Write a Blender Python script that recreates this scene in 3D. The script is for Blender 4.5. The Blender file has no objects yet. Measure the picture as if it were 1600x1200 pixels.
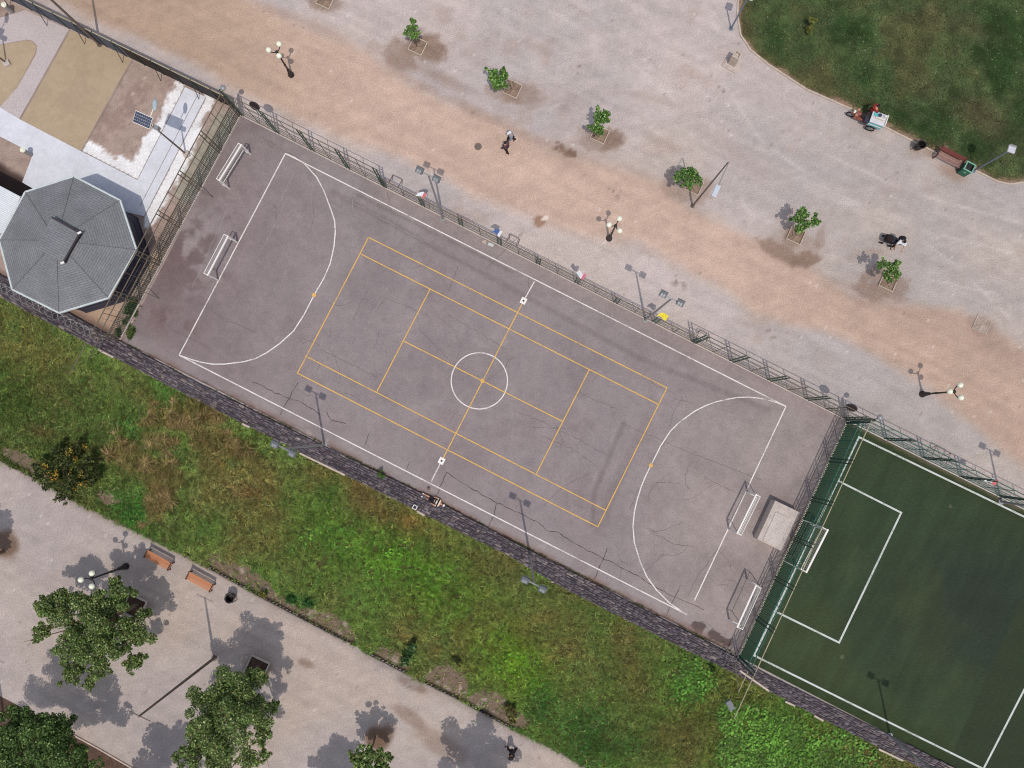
import bpy, math, random
import numpy as np
from mathutils import Vector, Matrix, Euler

# ------------------------------------------------------------------ camera, sky, sun, exposure
scn = bpy.context.scene
COL = scn.collection
F_PX, CAM_H = 1218.0, 55.05                # focal length in photo pixels, flying height
TILT = math.atan(68.0 / F_PX)              # slightly off straight down
cam_d = bpy.data.cameras.new("camera"); cam = bpy.data.objects.new("camera", cam_d); COL.objects.link(cam)
cam.location = (0, 0, CAM_H); cam.rotation_euler = (TILT, 0, 0)
cam_d.sensor_width = 36.0; cam_d.lens = 36.0 * F_PX / 1600.0
cam_d.clip_start = 0.5; cam_d.clip_end = 3000.0
scn.camera = cam
SUN_EL, SUN_AZ = math.radians(69.0), (0.18, -0.98)
w = bpy.data.worlds.new("World"); scn.world = w; w.use_nodes = True
nt = w.node_tree; bg = nt.nodes["Background"]
sky = nt.nodes.new("ShaderNodeTexSky"); sky.sky_type = 'NISHITA'; sky.sun_disc = False
sky.sun_elevation = SUN_EL; sky.sun_rotation = math.atan2(SUN_AZ[0], SUN_AZ[1])
hs = nt.nodes.new("ShaderNodeHueSaturation"); hs.inputs["Saturation"].default_value = 0.62      # sky colour desaturated so shadows turn less blue
nt.links.new(sky.outputs[0], hs.inputs["Color"]); nt.links.new(hs.outputs[0], bg.inputs[0]); bg.inputs[1].default_value = 0.15
sl = bpy.data.lights.new("sun", 'SUN'); sl.energy = 2.1; sl.angle = math.radians(0.6); sl.color = (1.0, 0.955, 0.89)
so = bpy.data.objects.new("sun", sl); COL.objects.link(so)
_h = math.cos(SUN_EL)
so.rotation_euler = Vector((SUN_AZ[0] * _h, SUN_AZ[1] * _h, math.sin(SUN_EL))).to_track_quat('Z', 'Y').to_euler()
so.location = (10, -30, 80)
scn.view_settings.view_transform = 'Standard'; scn.view_settings.look = 'None'
scn.view_settings.exposure = 0.12; scn.view_settings.gamma = 1.0
scn.cycles.filter_width = 1.05
K = np.array([1.10, 1.13, 1.21])            # photo brightness of a sunlit surface / its albedo

RNG = np.random.default_rng(7); random.seed(7)
PI = math.pi
CT, ST = math.cos(TILT), math.sin(TILT)

# ------------------------------------------------------------------ measuring the place from the photo
def P(x, y, h=0.0):
    """place on the level h (metres) that the photo shows at (x, y)"""
    dx, dy = (x - 800.0) / F_PX, (600.0 - y) / F_PX
    yy = dy * CT + ST; zz = dy * ST - CT
    k = (CAM_H - h) / -zz
    return Vector((dx * k, yy * k, h))
def PX(X, Y, Z=0.0):
    """world arrays -> photo coordinates (used to lay soil and grass colours where they lie)"""
    dz = Z - CAM_H
    yc = Y * CT + dz * ST; zc = -Y * ST + dz * CT
    return 800 + F_PX * X / -zc, 600 - F_PX * yc / -zc
def hgt(base, top):
    """height of an upright whose foot and head are seen at base and top"""
    b = P(*base); best = 0; bd = 1e9
    for i in range(10, 1400):
        h = i * 0.01; x, y = PX(b.x, b.y, h)
        d = (x - top[0]) ** 2 + (y - top[1]) ** 2
        if d < bd: bd, best = d, h
    return best
def lin(c):
    c = np.asarray(c, float) / 255.0
    return np.where(c <= 0.04045, c / 12.92, ((c + 0.055) / 1.055) ** 2.4)
def A(*c): return tuple(float(v) for v in lin(c) / K)

# ------------------------------------------------------------------ noise and masks
def _hash(ix, iy, s):
    n = (ix * 374761393 + iy * 668265263 + s * 1274126177) & 0xffffffff
    n = ((n ^ (n >> 13)) * 1274126177) & 0xffffffff
    return ((n ^ (n >> 16)) & 0xffff) / 65535.0
def vnoise(x, y, s=0):
    ix, iy = np.floor(x).astype(np.int64), np.floor(y).astype(np.int64)
    fx, fy = x - ix, y - iy; fx = fx * fx * (3 - 2 * fx); fy = fy * fy * (3 - 2 * fy)
    a, b, c, d = _hash(ix, iy, s), _hash(ix + 1, iy, s), _hash(ix, iy + 1, s), _hash(ix + 1, iy + 1, s)
    return (a * (1 - fx) + b * fx) * (1 - fy) + (c * (1 - fx) + d * fx) * fy
def fbm(x, y, s=0, o=4):
    t = np.zeros_like(x, dtype=float); a = 0.5; n = 0
    for i in range(o):
        t += a * vnoise(x * 2 ** i + 17 * i, y * 2 ** i + 31 * i, s + i); n += a; a *= 0.55
    return t / n
def sst(a, b, x):
    t = np.clip((x - a) / (b - a), 0, 1); return t * t * (3 - 2 * t)
def inside(x, y, poly):
    r = np.zeros(x.shape, bool); n = len(poly)
    for i in range(n):
        x0, y0 = poly[i]; x1, y1 = poly[(i + 1) % n]
        if y0 == y1: continue
        c = ((y0 > y) != (y1 > y)) & (x < (x1 - x0) * (y - y0) / (y1 - y0) + x0)
        r ^= c
    return r
def dline(x, y, pts, closed=False):
    d = np.full(x.shape, 1e9); m = len(pts)
    for i in range(m if closed else m - 1):
        x0, y0 = pts[i]; x1, y1 = pts[(i + 1) % m]
        vx, vy = x1 - x0, y1 - y0; L = vx * vx + vy * vy + 1e-9
        t = np.clip(((x - x0) * vx + (y - y0) * vy) / L, 0, 1)
        d = np.minimum(d, np.hypot(x - x0 - t * vx, y - y0 - t * vy))
    return d
def sdf(x, y, poly):
    d = dline(x, y, poly, True); return np.where(inside(x, y, poly), -d, d)
def gau(x, y, cx, cy, rx, ry, ang=0):
    a = math.radians(ang); u = (x - cx) * math.cos(a) + (y - cy) * math.sin(a); v = -(x - cx) * math.sin(a) + (y - cy) * math.cos(a)
    return np.exp(-(u / rx) ** 2 - (v / ry) ** 2)
def mixc(c, col, m):
    return c + (np.array(col, float) - c) * np.clip(m, 0, 1)[..., None]

# ------------------------------------------------------------------ materials
def _mat(name, rough, metal=0.0, spec=0.3):
    m = bpy.data.materials.new(name); m.use_nodes = True
    b = m.node_tree.nodes["Principled BSDF"]
    b.inputs["Roughness"].default_value = rough; b.inputs["Metallic"].default_value = metal
    b.inputs["Specular IOR Level"].default_value = spec
    return m, m.node_tree, b
def mat(name, col, rough=0.8, var=((3.0, 0.12), (25.0, 0.12)), bump=0.0, metal=0.0, attr=False, spec=0.3, stretch=None, bscale=20.0, emit=0):
    """procedural material: colour (or the mesh's own colour attribute) times noise at several sizes"""
    m, nt, b = _mat(name, rough, metal, spec)
    N, L = nt.nodes.new, nt.links.new
    if attr:
        src = N("ShaderNodeAttribute"); src.attribute_name = "Col"; out = src.outputs["Color"]
    else:
        src = N("ShaderNodeRGB"); src.outputs[0].default_value = (*col, 1); out = src.outputs[0]
    geo = N("ShaderNodeTexCoord"); co = geo.outputs["Object"]
    if stretch:
        mp = N("ShaderNodeMapping"); mp.inputs["Rotation"].default_value = (0, 0, stretch[0]); mp.inputs["Scale"].default_value = stretch[1]
        L(co, mp.inputs["Vector"]); co = mp.outputs[0]
    for sc, am in var:
        n = N("ShaderNodeTexNoise"); n.inputs["Scale"].default_value = sc; n.inputs["Detail"].default_value = 4.0
        L(co, n.inputs["Vector"])
        r = N("ShaderNodeMapRange"); r.inputs[1].default_value = 0.28; r.inputs[2].default_value = 0.72
        r.inputs[3].default_value = 1 - am; r.inputs[4].default_value = 1 + am; L(n.outputs["Fac"], r.inputs[0])
        s = N("ShaderNodeVectorMath"); s.operation = 'SCALE'; L(out, s.inputs[0]); L(r.outputs[0], s.inputs[3]); out = s.outputs[0]
    L(out, b.inputs["Base Color"])
    if bump:
        n = N("ShaderNodeTexNoise"); n.inputs["Scale"].default_value = bscale; n.inputs["Detail"].default_value = 5.0; L(co, n.inputs["Vector"])
        bp = N("ShaderNodeBump"); bp.inputs["Strength"].default_value = bump; bp.inputs["Distance"].default_value = 0.05
        L(n.outputs["Fac"], bp.inputs["Height"]); L(bp.outputs[0], b.inputs["Normal"])
    return m
M = {}
M['ground'] = mat('sandy_gravel', (0, 0, 0), 0.95, ((0.5, 0.03), (2.2, 0.035), (7.0, 0.09), (14.0, 0.16)), 0.4, attr=True, spec=0.1, bscale=9)
M['court'] = mat('worn_asphalt', (0, 0, 0), 0.9, ((0.6, 0.05), (3.0, 0.05), (9.0, 0.09), (16.0, 0.17)), 0.3, attr=True, spec=0.15, bscale=14)
M['turf'] = mat('artificial_turf', (0, 0, 0), 0.9, ((0.4, 0.06), (6.0, 0.10), (13.0, 0.2)), 0.4, attr=True, spec=0.1, stretch=(0.48, (0.45, 1.6, 1)), bscale=12)
M['soil'] = mat('dark_soil', (0, 0, 0), 1.0, ((1.5, 0.15), (8.0, 0.25), (17, 0.25)), 0.6, attr=True, spec=0.05, bscale=9)
def leafy(m, amt):
    """thin leaves let part of the light through"""
    nt = m.node_tree; b = nt.nodes["Principled BSDF"]; o = [n for n in nt.nodes if n.type == 'OUTPUT_MATERIAL'][0]
    t = nt.nodes.new("ShaderNodeBsdfTranslucent"); x = nt.nodes.new("ShaderNodeMixShader"); x.inputs[0].default_value = amt
    nt.links.new(b.inputs["Base Color"].links[0].from_socket, t.inputs["Color"]); nt.links.new(b.outputs[0], x.inputs[1]); nt.links.new(t.outputs[0], x.inputs[2]); nt.links.new(x.outputs[0], o.inputs["Surface"])
    return m
M['blade'] = leafy(mat('grass_blades', (0, 0, 0), 0.75, ((1.2, 0.12),), attr=True, spec=0.15), 0.3)
M['leaf'] = leafy(mat('leaves', (0, 0, 0), 0.6, ((1.0, 0.12),), attr=True, spec=0.3), 0.34)
M['stone'] = mat('slate_stone', (0, 0, 0), 0.9, ((5.0, 0.18), (18.0, 0.2)), 0.5, attr=True, spec=0.2, bscale=12)
M['concrete'] = mat('pale_concrete', A(216, 217, 228), 0.9, ((0.5, 0.06), (1.4, 0.05), (4.0, 0.05), (14.0, 0.07)), 0.1, spec=0.1)
M['slab'] = mat('block_concrete', A(192, 179, 174), 0.9, ((1.5, 0.1), (8.0, 0.12), (18.0, 0.12)), 0.3, spec=0.1)
M['kerb'] = mat('kerb_concrete', A(190, 174, 162), 0.9, ((2.0, 0.15), (12.0, 0.2)), 0.3, spec=0.1)
M['kerb_grey'] = mat('grey_kerb', A(140, 128, 122), 0.9, ((2.0, 0.2), (12.0, 0.25)), 0.3, spec=0.1)
M['sandbed'] = mat('fine_tan_gravel', A(176, 156, 134), 0.95, ((0.4, 0.07), (1.5, 0.05), (4.0, 0.05), (14.0, 0.10)), 0.2, spec=0.05)
def worn(name, col, under, lo, hi):
    """line paint scuffed through to the surface below"""
    m = mat(name, col, 0.75, ((1.3, 0.08), (9.0, 0.10)), spec=0.15); nt = m.node_tree; b = nt.nodes["Principled BSDF"]; src = b.inputs["Base Color"].links[0].from_socket
    tc = nt.nodes.new("ShaderNodeTexCoord"); f = None
    for sc in (0.7, 11.0):
        n = nt.nodes.new("ShaderNodeTexNoise"); n.inputs["Scale"].default_value = sc; n.inputs["Detail"].default_value = 5; nt.links.new(tc.outputs["Object"], n.inputs["Vector"])
        if f is None: f = n.outputs["Fac"]
        else:
            a = nt.nodes.new("ShaderNodeMath"); a.operation = 'ADD'; nt.links.new(f, a.inputs[0]); nt.links.new(n.outputs["Fac"], a.inputs[1]); f = a.outputs[0]
    r = nt.nodes.new("ShaderNodeMapRange"); r.inputs[1].default_value = lo; r.inputs[2].default_value = hi; nt.links.new(f, r.inputs[0])
    x = nt.nodes.new("ShaderNodeMix"); x.data_type = 'RGBA'; x.inputs["B"].default_value = (*under, 1); nt.links.new(r.outputs[0], x.inputs["Factor"]); nt.links.new(src, x.inputs["A"]); nt.links.new(x.outputs["Result"], b.inputs["Base Color"])
    return m
M['white_line'] = worn('white_line_paint', A(226, 218, 217), A(148, 137, 138), 1.0, 1.35)
M['white_line2'] = worn('turf_white_line', A(200, 204, 202), A(96, 108, 90), 1.0, 1.4)
M['yellow_line'] = worn('yellow_line_paint', A(222, 176, 98), A(148, 136, 130), 1.04, 1.4)
M['crack'] = mat('crack_dark', A(84, 74, 75), 1.0, ((3.0, 0.25),), spec=0.05)
M['crack_soft'] = mat('crack_faint', A(112, 102, 104), 1.0, ((2.0, 0.12),), spec=0.05)
M['scuff'] = mat('pale_scuff', A(160, 152, 152), 1.0, ((3.0, 0.12),), spec=0.05)
M['bark'] = mat('bark', A(110, 92, 78), 0.95, ((6.0, 0.2), (20, 0.2)), 0.4)
M['black'] = mat('black_paint', A(44, 38, 38), 0.5, ((5, 0.15),), spec=0.4)
M['globe'] = mat('opal_glass', A(236, 236, 218), 0.25, ((3, 0.03),), spec=0.5)
M['galv'] = mat('galvanised_steel', A(152, 152, 156), 0.5, ((5, 0.12),), metal=0.3)
M['flood'] = mat('flood_grey', A(104, 110, 116), 0.5, ((5, 0.15),))
M['bronze'] = mat('brown_pole_paint', A(112, 98, 92), 0.6, ((5, 0.12),))
M['fence_brown'] = mat('weathered_green_brown_paint', A(112, 100, 88), 0.7, ((3, 0.25),))
M['fence_green'] = mat('green_fence_paint', A(74, 90, 80), 0.6, ((3, 0.2),))
M['fence_teal'] = mat('teal_fence_paint', A(48, 100, 88), 0.6, ((3, 0.2),))
M['fence_dark'] = mat('dark_green_paint', A(44, 62, 56), 0.6, ((3, 0.2),))
M['rail_pale'] = mat('pale_rail', A(168, 158, 132), 0.7, ((3, 0.15),))
M['wall_blue'] = mat('blue_grey_sheet', A(92, 97, 112), 0.6, ((2, 0.1), (14, 0.08)))
M['wall_brown'] = mat('dark_brown_sheet', A(50, 40, 40), 0.7, ((2, 0.12), (14, 0.1)))
M['white'] = mat('white_enamel', A(235, 230, 228), 0.5, ((4, 0.06),))
M['net'] = mat('net_cord', A(205, 200, 200), 0.9, ((4, 0.1),))
M['navy'] = mat('navy_wall', A(60, 58, 74), 0.7, ((1.5, 0.1), (10, 0.08)))
M['shed'] = mat('white_roof_sheet', A(222, 224, 232), 0.45, ((2, 0.06), (12, 0.05)))
M['wood'] = mat('orange_wood', A(206, 136, 92), 0.6, ((3, 0.1), (18, 0.14)), stretch=(0, (0.5, 6, 6)))
M['redwood'] = mat('red_brown_wood', A(128, 68, 64), 0.6, ((3, 0.12), (18, 0.15)))
M['redwood_pale'] = mat('worn_red_wood', A(160, 122, 116), 0.7, ((3, 0.12), (18, 0.15)))
M['bin_green'] = mat('green_bin', A(52, 104, 86), 0.5, ((4, 0.1),))
M['bin_rim'] = mat('green_rim', A(128, 178, 158), 0.5, ((4, 0.1),))
M['iron'] = mat('cast_iron', A(122, 104, 94), 0.8, ((8, 0.2),), 0.3)
M['panel'] = mat('solar_cells', A(58, 66, 92), 0.2, ((4, 0.1),), spec=0.6)
M['dusty'] = mat('dusty_kerb', A(180, 164, 154), 0.95, ((2, .12), (9, .2)), .3)
M['dusty_soil'] = mat('dusty_soil', A(164, 146, 136), 1.0, ((2, 0.15), (9, 0.25), (16, .2)), 0.5)
M['planter_soil'] = mat('dry_planter_soil', A(140, 118, 104), 1.0, ((2, 0.15), (9, 0.25), (16, .2)), 0.6)
M['mulch'] = mat('mulch_soil', A(92, 70, 60), 1.0, ((2, 0.2), (9, 0.35)), 0.6)
M['skin'] = mat('skin', A(196, 146, 118), 0.6, ((6, 0.05),))
def cloth(n, *c): return mat('cloth_' + n, A(*c), 0.9, ((8, 0.12), (30, 0.1)), 0.1)
M['c_black'] = cloth('black', 34, 30, 36); M['c_grey'] = cloth('grey', 142, 142, 158); M['c_white'] = cloth('white', 226, 228, 234)
M['c_maroon'] = cloth('maroon', 84, 62, 72); M['c_red'] = cloth('red', 150, 48, 44); M['c_dark'] = cloth('dark', 44, 32, 34)
M['c_blue'] = cloth('blue', 84, 106, 158); M['c_yellow'] = cloth('yellow', 242, 218, 66); M['c_pink'] = cloth('pink', 210, 120, 140)
M['c_flagred'] = cloth('flag_red', 214, 120, 122)
M['hair'] = mat('dark_hair', A(38, 30, 30), 0.7, ((20, 0.2),)); M['rubber'] = mat('rubber', A(38, 36, 38), 0.8, ((6, 0.15),))
M['trike_red'] = mat('faded_red_paint', A(146, 84, 74), 0.5, ((5, 0.2),)); M['box_grey'] = mat('grey_box', A(178, 178, 190), 0.5, ((4, 0.1),))
M['teal'] = mat('teal_plastic', A(96, 186, 190), 0.4, ((4, 0.08),)); M['cup'] = mat('yellow_cup', A(240, 222, 160), 0.5, ((4, 0.08),))

# ------------------------------------------------------------------ mesh building
ORG = {}
class MB:
    def __init__(s): s.v = []; s.f = []; s.m = []; s.n = 0; s.mi = 0
    def add(s, vs, fs):
        s.v += [tuple(p) for p in vs]; s.f += [tuple(i + s.n for i in q) for q in fs]; s.m += [s.mi] * len(fs); s.n += len(vs)
    def box(s, c, d, rz=0.0, rot=None):
        R = rot if rot is not None else Matrix.Rotation(rz, 3, 'Z'); c = Vector(c)
        vs = [c + R @ Vector((x * d[0] / 2, y * d[1] / 2, z * d[2] / 2)) for x, y, z in
              ((-1, -1, -1), (1, -1, -1), (1, 1, -1), (-1, 1, -1), (-1, -1, 1), (1, -1, 1), (1, 1, 1), (-1, 1, 1))]
        s.add(vs, [(3, 2, 1, 0), (4, 5, 6, 7), (0, 1, 5, 4), (1, 2, 6, 5), (2, 3, 7, 6), (3, 0, 4, 7)])
    def cyl(s, a, b, r0, r1=None, n=8, cap=True):
        a, b = Vector(a), Vector(b); r1 = r0 if r1 is None else r1
        z = (b - a).normalized(); x = z.orthogonal().normalized(); y = z.cross(x)
        vs = []
        for p, r in ((a, r0), (b, r1)):
            vs += [p + (x * math.cos(t) + y * math.sin(t)) * r for t in (2 * PI * i / n for i in range(n))]
        fs = [(i, (i + 1) % n, n + (i + 1) % n, n + i) for i in range(n)]
        if cap: fs += [tuple(range(n - 1, -1, -1)), tuple(range(n, 2 * n))]
        s.add(vs, fs)
    def tube(s, pts, r, n=6):
        pts = [Vector(p) for p in pts]; m = len(pts); vs = []; x = None
        for i, p in enumerate(pts):
            t = (pts[min(i + 1, m - 1)] - pts[max(i - 1, 0)]).normalized()
            x = t.orthogonal().normalized() if x is None else (x - t * x.dot(t)).normalized()
            y = t.cross(x); rr = r[i] if isinstance(r, (list, tuple)) else r
            vs += [p + (x * math.cos(a) + y * math.sin(a)) * rr for a in (2 * PI * k / n for k in range(n))]
        fs = [(i * n + k, i * n + (k + 1) % n, (i + 1) * n + (k + 1) % n, (i + 1) * n + k) for i in range(m - 1) for k in range(n)]
        fs += [tuple(range(n - 1, -1, -1)), tuple(range((m - 1) * n, m * n))]
        s.add(vs, fs)
    def ball(s, c, r, n=12, sc=(1, 1, 1), z0=-1.0):
        c = Vector(c); h = max(4, n // 2); vs = []; fs = []
        for i in range(h + 1):
            a = math.asin(z0) + (PI / 2 - math.asin(z0)) * i / h
            for k in range(n):
                b = 2 * PI * k / n; vs.append(c + Vector((math.cos(a) * math.cos(b) * r * sc[0], math.cos(a) * math.sin(b) * r * sc[1], math.sin(a) * r * sc[2])))
        for i in range(h):
            for k in range(n): fs.append((i * n + k, i * n + (k + 1) % n, (i + 1) * n + (k + 1) % n, (i + 1) * n + k))
        fs.append(tuple(range(n - 1, -1, -1))); s.add(vs, fs)
    def prism(s, poly, z0, z1, sides=True):
        n = len(poly); ar = sum(poly[i][0] * poly[(i + 1) % n][1] - poly[(i + 1) % n][0] * poly[i][1] for i in range(n))
        if ar < 0: poly = poly[::-1]
        vs = [(p[0], p[1], z0) for p in poly] + [(p[0], p[1], z1) for p in poly]
        fs = [tuple(range(n, 2 * n))]
        if sides: fs += [tuple(range(n - 1, -1, -1))] + [(i, (i + 1) % n, n + (i + 1) % n, n + i) for i in range(n)]
        s.add(vs, fs)
    def strip(s, pts, wd, z, z0=None):
        """flat painted band (or a kerb when z0 is given) along a polyline, mitred"""
        pts = [Vector((p[0], p[1])) for p in pts]; m = len(pts); L = []; R = []
        for i, p in enumerate(pts):
            a = (p - pts[i - 1]).normalized() if i else None; b = (pts[i + 1] - p).normalized() if i < m - 1 else None
            t = ((a or b) + (b or a)).normalized(); nrm = Vector((-t.y, t.x)); k = 1.0 / max(0.4, abs(nrm.dot(Vector((-(a or b).y, (a or b).x)))))
            ww = wd[i] if isinstance(wd, (list, tuple)) else wd
            L.append(p + nrm * ww / 2 * k); R.append(p - nrm * ww / 2 * k)
        vs = [(p.x, p.y, z) for p in L] + [(p.x, p.y, z) for p in R]
        fs = [(m + i, m + i + 1, i + 1, i) for i in range(m - 1)]
        if z0 is not None:
            vs += [(p.x, p.y, z0) for p in L] + [(p.x, p.y, z0) for p in R]
            for i in range(m - 1): fs += [(i, i + 1, 2 * m + i + 1, 2 * m + i), (m + i + 1, m + i, 3 * m + i, 3 * m + i + 1)]
            fs += [(m, 0, 2 * m, 3 * m), (m - 1, 2 * m - 1, 4 * m - 1, 3 * m - 1)]
        s.add(vs, fs)
    def build(s, name, m, parent=None, world=False, smooth=False, bevel=0.0):
        o0 = ORG.get(parent.name, Vector()) if (parent is not None and world) else Vector()
        me = bpy.data.meshes.new(name); me.from_pydata([(p[0] - o0[0], p[1] - o0[1], p[2] - o0[2]) for p in s.v], [], s.f)
        for mm in (m if isinstance(m, (list, tuple)) else [m]): me.materials.append(mm)
        me.polygons.foreach_set("material_index", s.m)
        if smooth: me.polygons.foreach_set("use_smooth", [True] * len(s.f))
        me.update()
        o = bpy.data.objects.new(name, me); COL.objects.link(o)
        if parent is not None: o.parent = parent; ORG[o.name] = ORG.get(parent.name, Vector())
        if bevel:
            b = o.modifiers.new("bevel", 'BEVEL'); b.width = bevel; b.segments = 2; b.limit_method = 'ANGLE'
        return o
def tag(o, label=None, cat=None, group=None, kind=None):
    if label: o["label"] = label
    if cat: o["category"] = cat
    if group: o["group"] = group
    if kind: o["kind"] = kind
    return o
def thing(name, loc, label, cat, group=None, rz=0.0):
    o = bpy.data.objects.new(name, None); COL.objects.link(o); o.empty_display_size = 0.3
    o.location = loc; o.rotation_euler = (0, 0, rz); ORG[o.name] = Vector(loc)
    return tag(o, label, cat, group)
def copy_tree(o, parent=None):
    c = o.copy(); COL.objects.link(c)
    if parent is not None: c.parent = parent
    for ch in o.children: copy_tree(ch, c)
    return c
def place_copy(src, loc, rz, label, group=None):
    c = copy_tree(src); c.location = loc; c.rotation_euler = (0, 0, rz); ORG[c.name] = Vector(loc); c["label"] = label
    if group: c["group"] = group
    return c
def np_mesh(name, V, faces_n, Fi, cols, m, parent=None):
    """large mesh straight from arrays; cols = linear colour per vertex"""
    me = bpy.data.meshes.new(name); nf = len(Fi) // faces_n
    me.vertices.add(len(V)); me.vertices.foreach_set("co", np.asarray(V, np.float32).ravel())
    me.loops.add(len(Fi)); me.loops.foreach_set("vertex_index", np.asarray(Fi, np.int32))
    me.polygons.add(nf); me.polygons.foreach_set("loop_start", np.arange(0, len(Fi), faces_n, dtype=np.int32))
    me.polygons.foreach_set("loop_total", np.full(nf, faces_n, np.int32))
    me.update(calc_edges=True)
    at = me.attributes.new("Col", 'FLOAT_COLOR', 'POINT')
    at.data.foreach_set("color", np.concatenate([cols, np.ones((len(V), 1))], 1).astype(np.float32).ravel())
    me.materials.append(m)
    o = bpy.data.objects.new(name, me); COL.objects.link(o)
    if parent is not None: o.parent = parent; ORG[o.name] = ORG.get(parent.name, Vector())
    return o
def grid_faces(nx, ny):
    i = np.arange(nx - 1)[None, :] + nx * np.arange(ny - 1)[:, None]
    return np.stack([i, i + 1, i + nx + 1, i + nx], -1).ravel()
def ang_px(p, q):
    a, b = P(*p), P(*q); return math.atan2(b.y - a.y, b.x - a.x)

# ------------------------------------------------------------------ outlines measured in the photo
COURT = [(377, 180), (1320, 655), (1152, 1024), (192, 534)]
WALL_IN = [(-80, 388), (0, 428), (90, 478), (192, 535), (300, 593), (507, 697), (665, 773), (800, 845), (912, 903), (1120, 1010), (1200, 1054), (1387, 1147), (1470, 1189), (1640, 1275)]
WALL_OUT = [(-80, 424), (0, 463), (70, 500), (157, 546), (262, 601), (390, 666), (485, 713), (547, 745), (660, 801), (800, 870), (875, 915), (1017, 987), (1125, 1040), (1200, 1078), (1282, 1121), (1407, 1183), (1600, 1283)]
KERB = [(-120, 655), (0, 720), (50, 746), (122, 786), (225, 837), (312, 881), (400, 930), (480, 972), (542, 1004), (637, 1055), (710, 1091), (800, 1140), (875, 1176), (915, 1200), (1080, 1290)]
LAWN = [(1150, -120), (1153, 0), (1152, 25), (1157, 55), (1172, 78), (1200, 101), (1260, 140), (1330, 171), (1400, 208), (1460, 238), (1530, 270), (1558, 284), (1578, 288), (1605, 284), (1700, 262), (1900, 230), (1900, -120)]
STRIP = WALL_OUT + [(1600, 1330), (1080, 1330)] + KERB[::-1]
TURF = [(1324, 657), (1640, 816), (1640, 1275), (1470, 1187), (1387, 1145), (1200, 1052), (1153, 1026)]
BEDA = [(110, 47), (206, 92), (126, 236), (32, 187)]
BEDB = [(208, 93), (289, 134), (215, 281), (128, 236)]
PATH_MAIN = [(-80, 128), (0, 168), (32, 187), (126, 236), (215, 281), (289, 136), (322, 152), (226, 338), (60, 300), (35, 285), (52, 240), (-80, 172)]
PATH_TOP = [(-60, 50), (0, 28), (40, 16), (108, 46), (30, 186), (0, 168), (27, 137), (57, 84), (58, 72), (52, 64), (42, 62), (0, 70), (-60, 80)]
BEDL = [(-60, 82), (0, 71), (40, 63), (51, 65), (57, 73), (55, 84), (27, 136), (9, 166), (-60, 132)]

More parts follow.
